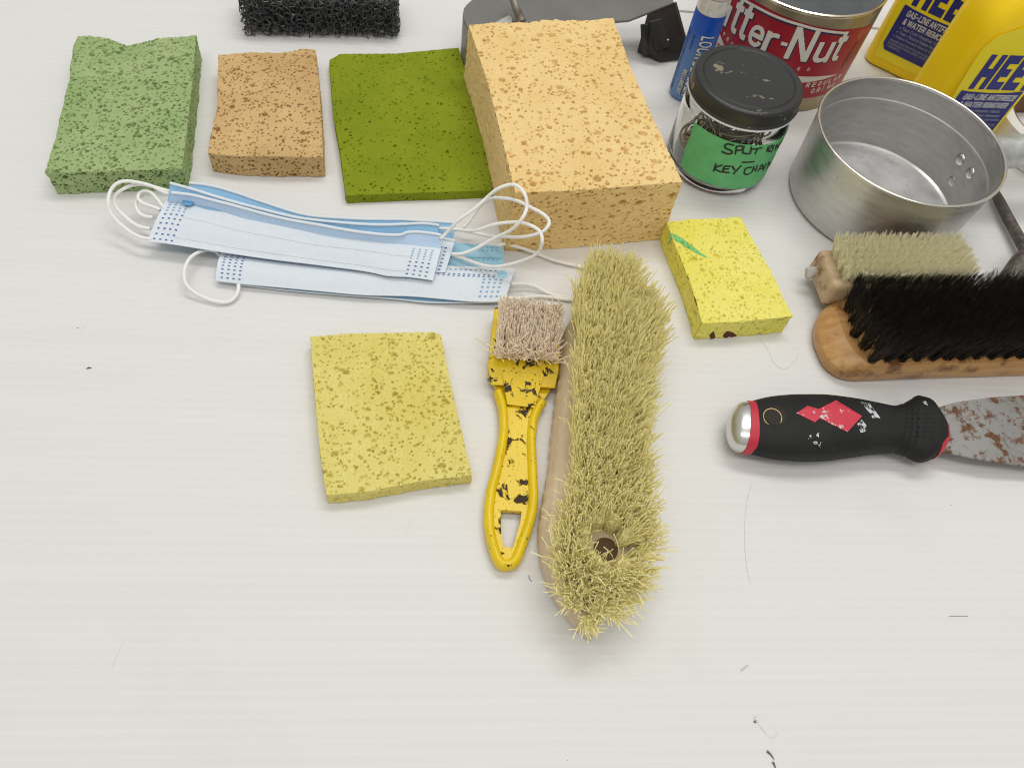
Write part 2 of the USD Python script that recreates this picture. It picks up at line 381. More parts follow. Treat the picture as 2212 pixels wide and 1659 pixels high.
    return trimesh.Trimesh(X, Fa, process=False)
def px_patch(front, back, left, right, z):
    g = lambda P: ats(P, z)[:, :2]
    return coons(g(front), g(back), g(left), g(right))

# mid-green sponge at upper left
sponge_mat('green_sponge', (.29, .41, .165), (.39, .48, .225), (.25, .33, .2))
S = px_patch(ZA((105, 1080), (500, 1068), (800, 1060), (1090, 1050)), ZA((345, 95), (560, 105), (690, 135), (850, 118), (1050, 100), (1190, 90)),
             ZA((105, 1080), (175, 850), (245, 560), (280, 420), (305, 170), (345, 95)), ZA((1090, 1050), (1130, 700), (1165, 400), (1190, 90)), .0175)
hf = lambda u, v: 1 + .10 * np.sin(3.1 * u + .4) * np.sin(2.5 * v) - .22 * np.exp(-((u - .42) / .2) ** 2 - ((v - 1) / .18) ** 2)
obj('sponge', sponge(S, .0175, .00034, [(10, .0005, .0008, 2.0), (3.6, .0007, .0012, 2.2), (.7, .0012, .0018, 1.7)], 11, hfun=hf, elong=1.9, edir=(.8, .4), edge_noise=.0009, deep=.8), MAT['green_sponge'], smooth=60,
    label='mid-green cellulose sponge with a dipped back edge, behind the mask ear loops', category='sponge')
# small tan sponge
sponge_mat('tan_sponge', (.55, .36, .155), (.68, .47, .22), (.45, .38, .3))
S = px_patch(ZA((1270, 930), (1500, 960), (1800, 970), (2105, 970)), ZA((1350, 225), (1560, 215), (1800, 205), (1950, 170), (2050, 180)),
             ZA((1270, 930), (1305, 780), (1345, 600), (1350, 225)), ZA((2105, 970), (2095, 700), (2080, 480), (2050, 180)), .0165)
hf = lambda u, v: 1 - .05 * np.cos(5 * u + 2 * v) + .06 * np.sin(4 * v)
obj('sponge', sponge(S, .0165, .00034, [(8, .0005, .0008, 2.0), (3, .0006, .0010, 2.2), (.5, .0010, .0016, 1.8), (.10, .0019, .0026, 1.4)], 12, hfun=hf, elong=1.6, edir=(1, -.2), round_it=4), MAT['tan_sponge'], smooth=60,
    label='small tan sponge with rounded edges between the mid-green and the olive sponge', category='sponge')
# thin olive sponge
sponge_mat('olive_sponge', (.20, .25, .012), (.26, .31, .020), (.65, .7, .3))
S = px_patch(ZB((940, 1410), (1300, 1395), (1650, 1385), (2000, 1370)), ZB((820, 430), (900, 385), (1300, 385), (1500, 365), (1755, 340)),
             ZB((940, 1410), (900, 1100), (850, 830), (820, 430)), ZB((2000, 1370), (1930, 900), (1840, 600), (1755, 340)), .007)
hf = lambda u, v: 1 + .45 * np.exp(-((v - .55) / .3) ** 2) * np.sin(np.pi * u) - .2 * np.exp(-((v - .85) / .15) ** 2)
obj('sponge', sponge(S, .007, .00034, [(4, .0004, .0007, 1.4), (2.6, .0006, .0010, 1.9), (.35, .0010, .0014, 1.8)], 13, hfun=hf, elong=1.4, edir=(1, .3), round_it=3, edge_noise=.0003, deep=.55), MAT['olive_sponge'], smooth=60,
    label='thin olive-green sponge lying flat left of the big orange sponge', category='sponge')
# big orange-tan sponge
sponge_mat('orange_sponge', (.80, .57, .24), (.88, .66, .31), (.6, .5, .36))
S = px_patch(ZC((500, 1390), (900, 1375), (1300, 1345), (1710, 1310)), ZC((165, 180), (350, 165), (600, 165), (700, 145), (1000, 150), (1210, 130)),
             ZC((500, 1390), (420, 1060), (310, 620), (165, 180)), ZC((1710, 1310), (1560, 980), (1350, 510), (1210, 130)), .050)
hf = lambda u, v: 1 + .02 * np.sin(4 * u) * np.sin(3 * v)
def bs(u, v): return np.stack([.002 * (u - .5), .002 * (v - .5)], 1)
obj('sponge', sponge(S, .050, .00040, [(4.5, .0005, .0008, 2.2), (2.2, .0007, .0012, 2.1), (.7, .0011, .0018, 1.6), (.16, .0019, .0032, 1.0)], 14, hfun=hf, elong=1.9, edir=(1, .1), base_shift=bs, rough=.00035, edge_noise=.0006, deep=.75), MAT['orange_sponge'], smooth=60,
    label='big thick orange-tan block sponge, largest of the sponges', category='sponge')
# small bright yellow sponge with a green stroke
sponge_mat('yellow_sponge', (.80, .73, .13), (.86, .80, .22), (.8, .68, .3), spots=((.25, .05, .01), 75., .715))
S = px_patch(ZE((650, 1320), (1000, 1305), (1350, 1275), (1680, 1240)), ZE((240, 165), (500, 140), (800, 125), (1090, 115)),
             ZE((650, 1320), (520, 880), (340, 430), (240, 165)), ZE((1680, 1240), (1500, 850), (1240, 390), (1090, 115)), .0165)
Sy = S
sp_y = sponge(S, .0165, .00031, [(8, .0004, .0007, 2.0), (2.6, .0006, .0010, 2.0), (.9, .0010, .0015, 1.5), (.25, .0015, .0022, 1.1)], 15, elong=1.7, edir=(.5, -.8), rough=.0003, deep=.6)
yp = thing('sponge', 'small bright yellow sponge with a green marker streak and brown spots', 'sponge')
obj('foam_block', sp_y, MAT['yellow_sponge'], yp, smooth=60)
mat('green_ink', srgb(105, 185, 120), .9, srgb(150, 200, 110), 900., (.45, .62))
def drape(poly, mesh, z, lift=.0002, step=.0006):
    """A thin film that follows the top of a mesh: poly in plan."""
    x0, y0, x1, y1 = poly.bounds
    gx, gy = np.arange(x0, x1 + step, step), np.arange(y0, y1 + step, step)
    top = mesh.vertices[mesh.vertices[:, 2] > z * .6]
    tr = cKDTree(top[:, :2]); G = np.array([(x, y) for x in gx for y in gy])
    _, k = tr.query(G, 6); zz = np.maximum(top[k, 2].mean(1), top[k[:, :3], 2].max(1) - .0003) + lift
    V = np.c_[G, zz]; ny = len(gy); f = []
    ins = shapely.contains_xy(poly, G[:, 0], G[:, 1])
    for i in range(len(gx) - 1):
        for j in range(ny - 1):
            a, b, c, d = i * ny + j, (i + 1) * ny + j, (i + 1) * ny + j + 1, i * ny + j + 1
            if ins[a] and ins[b] and ins[c] and ins[d]: f += [(a, b, c), (a, c, d)]
    m = trimesh.Trimesh(V, f, process=False); m.remove_unreferenced_vertices(); return m
gp = sg.Polygon(ats(ZE((275, 290), (370, 325), (490, 400), (600, 490), (715, 580), (640, 560), (520, 490), (380, 400), (300, 345)), .0165)[:, :2]).buffer(.0003)
obj('marker_streak', drape(gp, sp_y, .0165, step=.0004), MAT['green_ink'], yp, smooth=True)
mat('brown_stain', (.09, .025, .012), .9)
for P in ([(735, 1450), (775, 1400), (790, 1470), (750, 1490)], [(885, 1450), (930, 1400), (1000, 1420), (1035, 1450), (960, 1470), (900, 1480)]):
    a = ats(ZE(*P), .006); c0 = a.mean(0)
    pts = np.array([c0 + (p - c0) * (1 + .0 * i) for i, p in enumerate(a)])
    nrm = np.array([DX[0] * 0 + .0, -1, 0])
    fr = ats(ZE((600, 1510), (1565, 1430)), 0.); d = fr[1] - fr[0]; d /= np.linalg.norm(d); nn = np.array([d[1], -d[0], 0])
    # sight lines meet the sponge's front face
    o = np.array([0, 0, H]); top = ats(ZE((650, 1320)), .0165)[0]
    hit = [o + (p - o) * (((top - o) @ nn) / ((p - o) @ nn)) for p in a]
    hit = np.array(hit) + nn * .0006
    obj('brown_stain', rhull(np.vstack([hit, hit - nn * .0012]), .0003), MAT['brown_stain'], yp)
# dull yellow sponge in front
sponge_mat('dull_yellow_sponge', (.70, .60, .16), (.78, .70, .24), (.62, .5, .25), spots=((.42, .22, .09), 60., .70))
S = px_patch(ZG((285, 1500), (650, 1465), (1100, 1375), (1500, 1330)), ZG((150, 175), (400, 150), (800, 140), (1150, 130), (1235, 150)),
             ZG((285, 1500), (230, 1100), (185, 600), (150, 175)), ZG((1500, 1330), (1420, 1000), (1320, 560), (1235, 150)), .0105)
hf = lambda u, v: 1 + .12 * np.sin(3 * u + 1) * np.sin(3 * v) - .1 * v
obj('sponge', sponge(S, .0105, .00031, [(9, .0004, .0007, 2.0), (3, .0005, .0010, 2.0), (1.2, .0009, .0015, 1.2), (.14, .0015, .0022, 1.3)], 16, hfun=hf, elong=2.0, edir=(1, .2), rough=.0004, edge_noise=.0005, deep=.7), MAT['dull_yellow_sponge'], smooth=60,
    label='dull yellow sponge lying alone left of the yellow-handled brush', category='sponge')

# black reticulated foam block
mat('black_foam', (.016, .016, .017), .35, (.035, .035, .037), 300., spec=.8)
def foam():
    r = np.random.default_rng(5)
    fl, fr = at(*ZB((205, 270))[0], 0.), at(*ZB((1335, 295))[0], 0.)
    d = fr - fl; L = np.linalg.norm(d); d /= L; n = np.array([-d[1], d[0], 0])
    t, dep, cell = .030, .040, .0043
    nx, ny, nz = int(L / cell), int(dep / cell), int(t / cell)
    g = np.array([(i, j, k) for i in range(-1, nx + 2) for j in range(-1, ny + 2) for k in range(-1, nz + 2)], float)
    g = (g + r.uniform(-.42, .42, g.shape)) * cell
    vor = Voronoi(g); E = set()
    for rv in vor.ridge_vertices:
        if -1 in rv: continue
        for a, b in zip(rv, rv[1:] + rv[:1]): E.add((min(a, b), max(a, b)))
    W = vor.vertices; lim = np.array([L, dep, t])
    ok = np.all((W > -.0004) & (W < lim + .0004), axis=1)
    ms = []
    a = np.array([0, 2.094, 4.189])
    E = np.array([e for e in E if ok[e[0]] and ok[e[1]]])
    P, Q = W[E[:, 0]], W[E[:, 1]]
    T = Q - P; ln = np.linalg.norm(T, axis=1); k = ln > 1e-5; P, Q, T = P[k], Q[k], T[k] / ln[k, None]
    U = np.cross(T, r.normal(size=T.shape)); U /= np.linalg.norm(U, axis=1, keepdims=True); Vv = np.cross(T, U)
    ring = np.cos(a)[None, :, None] * U[:, None] + np.sin(a)[None, :, None] * Vv[:, None]
    rad = r.uniform(.00030, .00046, len(P))[:, None, None]
    V = np.concatenate([P[:, None] + ring * rad, Q[:, None] + ring * rad], 1).reshape(-1, 3)
    b = (np.arange(len(P)) * 6)[:, None]
    f = np.concatenate([b + np.array(t_) for t_ in ((0, 1, 4), (0, 4, 3), (1, 2, 5), (1, 5, 4), (2, 0, 3), (2, 3, 5))], 0)
    V = fl + V[:, :1] * d + V[:, 1:2] * n + V[:, 2:] * [0, 0, 1] + [0, 0, .0006]
    return trimesh.Trimesh(V, f, process=False)
obj('foam_block', foam(), MAT['black_foam'], label='black open-cell filter foam block at the top edge of the picture', category='foam block')

# ------------------------------------------------------------------ face masks
def cloth(name, c, c2, tr=.3):
    MAT[name] = usdkit.material(stage, '/World/Looks/' + name, {
        'g': ('texture_coordinate', {}), 'n': ('noise_texture', {'scale': 900., 'detail': 3.}), 'r': ('rgb_ramp', {'ramp': [(.3, c), (.7, c2)]}),
        'n1': ('noise_texture', {'scale': 60., 'detail': 4.}), 'ad': ('math', {'math_type': 'add'}),
        'b': ('bump', {'strength': .35, 'distance': .0006}), 'p': ('principled_bsdf', {'roughness': .8, 'specular_ior_level': .2, 'sheen_weight': .15}), 't': ('translucent_bsdf', {}), 'm': ('mix_closure', {'fac': tr})},
        [('g.object', 'n.vector'), ('n.fac', 'r.fac'), ('r.color', 'p.base_color'), ('r.color', 't.color'), ('g.object', 'n1.vector'), ('n.fac', 'ad.value1'), ('n1.fac', 'ad.value2'), ('ad.value', 'b.height'), ('b.normal', 'p.normal'), ('p.BSDF', 'm.closure1'), ('t.BSDF', 'm.closure2')], surface='m.closure')
cloth('mask_white', (.80, .855, .91), (.86, .90, .93)); cloth('mask_blue', (.33, .60, .82), (.41, .66, .86)); cloth('mask_light_blue', (.38, .66, .80), (.46, .72, .84))
cloth('mask_hem', (.86, .89, .92), (.90, .92, .93)); mat('weld_ink', srgb(58, 105, 160), .7); mat('weld_ink_pale', srgb(120, 170, 205), .7)
mat('elastic', (.80, .79, .76), .85, (.86, .85, .82), 800., bump=.5, bscale=1800., bdist=.0003)

class Sheet:
    """A bent sheet between a near and a far edge (points of the photograph with heights)."""
    def __init__(s, near, nz, far, fz, arch=0., n=110, m=24, thick=.0005, seed=0, wrinkle=.0005, power=1.0):
        t = np.linspace(0, 1, n)
        def edge(P, z):
            k = len(P); zz = np.interp(np.linspace(0, 1, k), np.linspace(0, 1, len(np.atleast_1d(z))), np.atleast_1d(z))
            return spline(ats(P, zz), n)
        s.A, s.B, s.n, s.m = edge(near, nz), edge(far, fz), n, m
        s.arch, s.seed, s.w, s.th, s.pw = arch, seed, wrinkle, thick, power
    def pt(s, u, v):
        x = np.asarray(u) * (s.n - 1)
        g = lambda E: np.stack([np.interp(x, np.arange(s.n), E[:, k]) for k in range(3)], -1)
        a, b = g(s.A), g(s.B); v = np.asarray(v, float)[..., None]
        p = a * (1 - v) + b * v
        zz = a[..., 2:] + (b[..., 2:] - a[..., 2:]) * v ** s.pw
        p = np.concatenate([p[..., :2], zz], -1)
        p[..., 2] += s.arch * np.sin(np.pi * v[..., 0])
        uv = np.stack([np.asarray(u) * 7, v[..., 0] * 2.2, np.zeros_like(v[..., 0])], -1)
        p[..., 2] += (meshkit.fbm(uv, 3, s.seed) - .5) * 2 * s.w * np.minimum(1, 5 * v[..., 0])
        return p
    def mesh(s):
        u, v = np.meshgrid(np.linspace(0, 1, s.n), np.linspace(0, 1, s.m), indexing='ij')
        T = s.pt(u, v); Bm = T - [0, 0, s.th]; n, m = s.n, s.m
        V = np.vstack([T.reshape(-1, 3), Bm.reshape(-1, 3)]); f = []; o = n * m
        for i in range(n - 1):
            for j in range(m - 1):
                a, b, c, d = i * m + j, (i + 1) * m + j, (i + 1) * m + j + 1, i * m + j + 1
                f += [(a, b, c), (a, c, d), (o + a, o + c, o + b), (o + a, o + d, o + c)]
        bd = [(i * m, (i + 1) * m) for i in range(n - 1)] + [((i + 1) * m + m - 1, i * m + m - 1) for i in range(n - 1)] + [(j + 1, j) for j in range(m - 1)] + [((n - 1) * m + j, (n - 1) * m + j + 1) for j in range(m - 1)]
        for a, b in bd: f += [(a, o + a, o + b), (a, o + b, b)]
        mm = trimesh.Trimesh(V, f, process=False); mm.fix_normals(); return mm
    def hem(s, v=1.0, r=.0009):
        u = np.linspace(0, 1, 90)
        return tube(s.pt(u, np.full(90, v)) + [0, 0, .0001], r, 6)
    def marks(s, cols, rows, du=.0028, dv=.02, lift=.00035, vary=.15, seed=1):
        """Weld dots: small flat quads at the crossings of cols (u) and rows (v)."""
        V, f = [], []; r = np.random.default_rng(seed)
        for u in cols:
            for v in rows:
                a = s.pt(np.array([u - du, u + du, u + du * .8, u - du * .8]), np.array([v - dv, v - dv, v + dv, v + dv])) + [0, 0, lift]
                k = len(V); V += list(a); f += [(k, k + 1, k + 2), (k, k + 2, k + 3)]
        return trimesh.Trimesh(np.array(V), f, process=False)

zl, zr, zq = ZL, ZR, ZQ
bot = ZL((368, 520), (500, 535), (800, 582), (1200, 642), (1600, 692), (2000, 748)) + ZR((0, 765), (200, 780), (352, 802))
t1 = ZL((545, 175), (720, 195), (900, 240), (1300, 345), (1700, 425), (2212, 470)) + ZR((150, 462), (410, 480))
t2 = ZL((535, 105), (700, 150), (900, 212), (1100, 268), (1400, 342), (1700, 382), (2212, 398)) + ZR((150, 400), (395, 408))
t3 = ZL((672, 105), (850, 130), (1000, 172), (1200, 240), (1500, 330), (1800, 358), (2212, 368)) + ZR((200, 372), (520, 390))
botB = ZL((1500, 700), (2000, 745)) + ZR((0, 750), (200, 762), (442, 748))
botB = ZL((560, 515), (900, 580), (1300, 640), (1600, 680), (2000, 735)) + ZR((0, 740), (200, 740), (440, 745))
tB = ZL((700, 160), (900, 220), (1300, 330), (1700, 410), (2212, 445)) + ZR((200, 460), (510, 520))
def mask(label, white, wz, blue, dots, dm=.0028):
    t = thing('face_mask', label, 'face mask')
    obj('front_panel', white.mesh(), MAT['mask_white'], t, smooth=40)
    if blue is not None:
        obj('back_panel', blue.mesh(), MAT['mask_blue'], t, smooth=40)
        obj('hem', blue.hem(), MAT['mask_hem'], t, smooth=True)
    if white is not wA: obj('hem', white.hem(), MAT['mask_hem'], t, smooth=True)
    return t
def fp(t): return stage.GetPrimAtPath(str(t.GetPath()) + '/front_panel')
tW = ZL((500, 232), (620, 235), (800, 275), (1100, 368), (1500, 450), (2000, 520), (2212, 545)) + ZQ((0, 640), (440, 690))
wA = Sheet(bot, [.0115, .0105, .011], tW, [.0168, .0162, .0150], arch=.0012, seed=3, power=1.3, wrinkle=.0009)
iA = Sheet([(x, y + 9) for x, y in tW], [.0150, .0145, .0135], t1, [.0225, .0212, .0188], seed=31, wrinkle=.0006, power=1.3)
bA = Sheet(bot, [.0100, .009, .0095], t2, [.0235, .0210, .0182], seed=4, wrinkle=.0002, thick=.0004, power=3.2)
mA = mask('topmost white folded mask of the stack, ear loops at both ends', wA, 0, bA, None)
cloth('mask_shade_blue', (.55, .71, .87), (.62, .76, .90))  # extra sheet, tinted for the bluish shade on the front panel's upper band
obj('shaded_band', iA.mesh(), MAT['mask_shade_blue'], mA, smooth=40)
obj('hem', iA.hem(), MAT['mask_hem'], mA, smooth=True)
cols = [.020, .040, .060, .080]
obj('weld_marks', wA.marks(cols, [.07, .19, .31, .43, .55, .66], du=.0042, dv=.014), MAT['weld_ink'], fp(mA), kind='stuff')
obj('weld_marks', wA.marks(cols, [.76, .83, .90, .96], du=.0042, dv=.012), MAT['weld_ink_pale'], fp(mA), kind='stuff')
colr = [.905, .928, .950, .972]
obj('weld_marks', wA.marks(colr, [.08, .20, .32, .44], du=.0046, dv=.015), MAT['weld_ink'], fp(mA), kind='stuff')
obj('weld_marks', wA.marks(colr, [.56, .64, .72, .80, .88], du=.0042, dv=.012), MAT['weld_ink_pale'], fp(mA), kind='stuff')
wA_lines = [tube(wA.pt(np.linspace(.085, .9, 80), np.full(80, v)) + [0, 0, .0001], .00025, 5) for v in (.16, .62)]
for w in wA_lines: obj('pleat', w, MAT['mask_white'], mA, smooth=True)
wB = Sheet(botB, [.0085, .0080, .0085], tB, [.0140, .0132, .0128], arch=.0003, seed=6, power=1.6)
bB = Sheet(botB, [.0070, .0065, .007], t3, [.0150, .0135, .0125], seed=7, wrinkle=.0002, thick=.0004, power=3.)
mB = mask('second folded mask of the stack, its dotted end showing right of the topmost one', wB, 0, bB, None)
obj('weld_marks', wB.marks([.955, .975], [.08, .2, .3, .42, .53, .64, .75], du=.005, dv=.016), MAT['weld_ink'], fp(mB), kind='stuff')
# blue mask under the stack
cN = ZL((1000, 660), (1500, 700), (2100, 760)) + ZQ((250, 1010), (560, 1005), (1478, 1003))
cF = ZL((1000, 560), (1500, 620), (2100, 690)) + ZQ((250, 560), (700, 590), (1450, 648))
sC = Sheet(cN, [.0045], cF, [.0050], arch=.0012, seed=8, wrinkle=.0003, m=20)
mC = thing('face_mask', 'pale blue folded mask lowest in the stack, only its right end showing', 'face mask')
obj('front_panel', sC.mesh(), MAT['mask_light_blue'], mC, smooth=40)
obj('weld_marks', sC.marks([.925, .943, .961, .979], [.30, .70, .86], du=.0045, dv=.02), MAT['weld_ink_pale'], fp(mC), kind='stuff')
obj('pleat', tube(sC.pt(np.linspace(.3, .995, 60), np.full(60, .38)) + [0, 0, .0002], .0005, 5), MAT['mask_light_blue'], mC, smooth=True)
# lower white mask in front
dN = ZL((862, 805), (1000, 822), (1100, 832), (1300, 850), (1600, 878), (1900, 905)) + ZQ((0, 1480), (350, 1510), (900, 1560), (1505, 1560))
dF = ZL((900, 612), (1045, 622), (1400, 665), (1900, 700)) + ZQ((0, 960), (560, 1000), (1100, 1015), (1662, 1045))
wD = Sheet(dN, [.0045, .0050, .0055], dF, [.0060, .0055, .0045], arch=.0028, seed=9, wrinkle=.0005)
d2 = ZL((1000, 830), (1300, 868), (1700, 905), (2212, 945)) + ZQ((100, 1575), (700, 1592), (1430, 1575))
bD = Sheet(d2, [.0012, .0015, .0020], dF, [.0045, .0040, .0035], arch=.0005, seed=10, wrinkle=.0002)
mD = mask('white folded mask lying in front of the stack, pale blue spot at its right end', wD, 0, None, None)
obj('back_panel', bD.mesh(), MAT['mask_blue'], mD, smooth=40)
obj('hem', tube(bD.pt(np.linspace(0, 1, 90), np.full(90, .006)) + [0, 0, .0001], .0006, 6), MAT['mask_hem'], mD, smooth=True)
obj('weld_marks', wD.marks([.020, .040, .060, .080], [.10, .22, .34, .46, .58, .70, .82, .92], du=.0045, dv=.015), MAT['weld_ink'], fp(mD), kind='stuff')
obj('weld_marks', wD.marks(np.arange(.62, .95, .0175), [.66, .72, .90], du=.0045, dv=.012), MAT['weld_ink'], fp(mD), kind='stuff')
obj('weld_marks', wD.marks([.905, .925, .945, .965], [.12, .24, .36, .48, .58], du=.0045, dv=.020), MAT['weld_ink_pale'], fp(mD), kind='stuff')
c0 = wD.pt(np.array([.962]), np.array([.76]))[0]
dd = trimesh.creation.cylinder(.0030, .0003, sections=32); dd.apply_transform(trimesh.transformations.translation_matrix(c0 + [0, 0, .0004]))
mat('ear_weld', srgb(150, 200, 222), .6); obj('ear_loop_weld', dd, MAT['ear_weld'], fp(mD), smooth=40)
c0 = iA.pt(np.array([.07]), np.array([.45]))[0]
dd = trimesh.creation.cylinder(.0034, .0003, sections=32); dd.apply_transform(trimesh.transformations.translation_matrix(c0 + [0, 0, .0004]))
mat('ear_weld_blue', srgb(90, 150, 200), .6); obj('ear_loop_weld', dd, MAT['ear_weld_blue'], fp(mA), smooth=40)
def loop(px, z, parent, r=.00105):
    P = ats(px, np.interp(np.linspace(0, 1, len(px)), np.linspace(0, 1, len(z)), z))
    d = np.r_[0, np.cumsum(np.linalg.norm(np.diff(P, axis=0), axis=1))]
    Q = CubicSpline(d, P)(np.linspace(0, d[-1], 110)); Q[:, 2] = np.maximum(Q[:, 2], r + .0002)
    obj('ear_loop', tube(Q, r, 10), MAT['elastic'], parent, smooth=True)
loop(ZL((580, 190), (480, 165), (400, 125), (320, 103), (240, 90), (160, 102), (110, 150), (90, 230), (100, 300), (150, 375), (220, 435), (300, 485), (400, 505)), [.016, .022, .026, .022, .013, .0115], mA)
loop(ZL((560, 168), (450, 140), (360, 118), (270, 118), (190, 150), (135, 205), (140, 265), (200, 335), (280, 400), (390, 430)), [.0155, .019, .022, .018, .013, .012], mB)
loop(ZL((500, 280), (430, 205), (365, 160), (315, 175), (305, 215), (360, 258), (460, 300)), [.014, .018, .016, .013], mA)
loop(ZL((340, 190), (296, 222), (292, 280), (320, 325), (410, 350)), [.014, .012, .012], mB)
loop(ZL((890, 625), (860, 595), (820, 585), (760, 595), (690, 632), (650, 690), (635, 760), (650, 830), (710, 890), (800, 935), (900, 960), (960, 955), (1010, 910), (1025, 835)), [.004, .006, .010, .008, .003, .002, .0045], mD)
loop(ZR((405, 505), (480, 430), (540, 370), (650, 290), (750, 200), (830, 140), (910, 115), (980, 140), (1020, 200), (1030, 260), (1000, 350), (930, 430), (850, 475), (760, 520), (650, 580), (490, 612)), [.0175, .034, .052, .060, .052, .030, .0115], mA)
loop(ZR((395, 432), (500, 435), (600, 445), (680, 440), (760, 410), (860, 390), (960, 385), (1060, 410), (1120, 450), (1140, 510), (1130, 570), (1090, 620), (1000, 660), (850, 700), (740, 700), (640, 670), (490, 618)), [.014, .022, .034, .044, .042, .026, .012, .0105], mB)
loop(ZR((510, 440), (650, 460), (760, 485), (880, 490), (1000, 490), (1100, 470), (1170, 430), (1190, 380), (1150, 330), (1080, 290), (1000, 250), (920, 220), (830, 210), (760, 220), (690, 270), (640, 340), (570, 425)), [.010, .018, .036, .046, .050, .048, .040, .022, .009], mB)
loop(ZR((820, 560), (880, 545), (950, 560), (1050, 590), (1100, 610), (1200, 650), (1350, 690), (1500, 725)), [.0055, .005, .003, .002, .0018], mC)
loop(ZR((915, 830), (1010, 830), (1080, 845), (1150, 880), (1230, 910), (1370, 930)), [.0055, .004, .002, .0018], mD)
loop(ZR((900, 925), (1000, 930), (1100, 918), (1200, 925), (1370, 945)), [.004, .003, .002, .0018], mD)

# ------------------------------------------------------------------ bristles
def bristles(base, dirs, length, r, seed, curl=.15, segs=3, sides=3, taper=.85):
    """Many single bristles: base (n, 3), dirs (n, 3) unit, length (n)."""
    R = np.random.default_rng(seed); n = len(base)
    dirs = dirs / np.linalg.norm(dirs, axis=1, keepdims=True)
    U = np.cross(dirs, R.normal(size=(n, 3))); U /= np.linalg.norm(U, axis=1, keepdims=True); W = np.cross(dirs, U)
    t = np.linspace(0, 1, segs + 1)
    bend = R.normal(0, curl, n)[:, None, None] * length[:, None, None] * (t ** 2)[None, :, None] * U[:, None]
    kink = R.normal(0, curl * .35, n)[:, None, None] * length[:, None, None] * np.sin(t * 5)[None, :, None] * W[:, None]
    C = base[:, None] + dirs[:, None] * (length[:, None] * t[None])[..., None] + bend + kink
    a = np.linspace(0, 2 * np.pi, sides, endpoint=False)
    ring = np.cos(a)[None, None, :, None] * U[:, None, None] + np.sin(a)[None, None, :, None] * W[:, None, None]
    rr = r * (1 - (1 - taper) * t)[None, :, None, None]
    V = (C[:, :, None] + ring * rr).reshape(-1, 3)
    per = (segs + 1) * sides; f = []
    for k in range(segs):
        for j in range(sides):
            p, q = k * sides + j, k * sides + (j + 1) % sides
            f += [(p, q, q + sides), (p, q + sides, p + sides)]
    e = segs * sides
    f += [(e, e + j, e + j + 1) for j in range(1, sides - 1)]
    f = np.array(f)[None] + (np.arange(n) * per)[:, None, None]
    return trimesh.Trimesh(V, f.reshape(-1, 3), process=False)
def tuft(c, d, length, rad, n, r, seed, spread=.25, curl=.15, jit=.08, segs=3, core=0.):
    R = np.random.default_rng(seed)
    if core:                                             # the packed heart of the tuft, where the strands touch
        d_ = np.asarray(d, float) / np.linalg.norm(d); hc_ = length * core
        u_ = np.cross(d_, [1., .3, 0]); u_ /= np.linalg.norm(u_); w_ = np.cross(d_, u_)
        a_ = np.linspace(0, 2 * np.pi, 9)[:-1]; rings_ = []
        for t_, k_ in ((0, .8), (.5, .9), (.85, .95), (.97, .62)):
            rad_ = (rad + spread * hc_ * t_ * .8) * k_
            rings_.append(np.asarray(c) + d_ * hc_ * t_ * (1 + .06 * R.normal(size=8))[:, None] + (np.cos(a_)[:, None] * u_ + np.sin(a_)[:, None] * w_) * rad_ * (1 + .12 * R.normal(size=8))[:, None])
        V_ = np.vstack(rings_ + [(np.asarray(c) + d_ * hc_)[None]]); f_ = []
        for k_ in range(3):
            for j_ in range(8): p_, q_ = k_ * 8 + j_, k_ * 8 + (j_ + 1) % 8; f_ += [(p_, q_, q_ + 8), (p_, q_ + 8, p_ + 8)]
        f_ += [(24 + j_, 24 + (j_ + 1) % 8, 32) for j_ in range(8)]
        cm_ = trimesh.Trimesh(V_, f_, process=False)
        return cat_m(cm_, tuft(c, d, length, rad, n, r, seed, spread, curl, jit, segs))
    rr, a = rad * np.sqrt(R.random(n)), R.random(n) * 2 * np.pi
    off = np.stack([rr * np.cos(a), rr * np.sin(a), np.zeros(n)], 1)
    dirs = np.asarray(d) / np.linalg.norm(d) + off / rad * spread + R.normal(0, jit * .5, (n, 3))
    return bristles(np.asarray(c) + off, dirs, length * (1 + R.normal(0, jit, n)), r, seed + 1, curl, segs)

# ------------------------------------------------------------------ big scrubbing brush
def wood_mat(name, c, c2, dirn, scale=70., rough=.55, stain=None):
    a = math.atan2(dirn[1], dirn[0])
    n = {'g': ('texture_coordinate', {}), 'rt': ('mapping', {'rotation': (0, 0, -a)}), 'sc': ('mapping', {'scale': (.09, 1, 1)}),
         'n': ('noise_texture', {'scale': scale * 3, 'detail': 5., 'roughness': .6, 'distortion': .6}), 'r': ('rgb_ramp', {'ramp': [(.3, c), (.7, c2)]}),
         'b': ('bump', {'strength': .2, 'distance': .0003}), 'p': ('principled_bsdf', {'roughness': rough, 'specular_ior_level': .35})}
    l = [('g.object', 'rt.vector'), ('rt.vector', 'sc.vector'), ('sc.vector', 'n.vector'), ('n.fac', 'r.fac'), ('n.fac', 'b.height'), ('b.normal', 'p.normal')]
    if stain:
        n['n3'] = ('noise_texture', {'scale': stain[1], 'detail': 5., 'roughness': .65}); n['r3'] = ('rgb_ramp', {'ramp': [(stain[2], (0, 0, 0)), (stain[2] + .12, (1, 1, 1))]})
        n['mx3'] = ('mix_color', {'b': stain[0]})
        l += [('rt.vector', 'n3.vector'), ('n3.fac', 'r3.fac'), ('r3.color', 'mx3.fac'), ('r.color', 'mx3.a'), ('mx3.result', 'p.base_color')]
    else: l.append(('r.color', 'p.base_color'))
    MAT[name] = usdkit.material(stage, '/World/Looks/' + name, n, l, surface='p.BSDF'); return MAT[name]
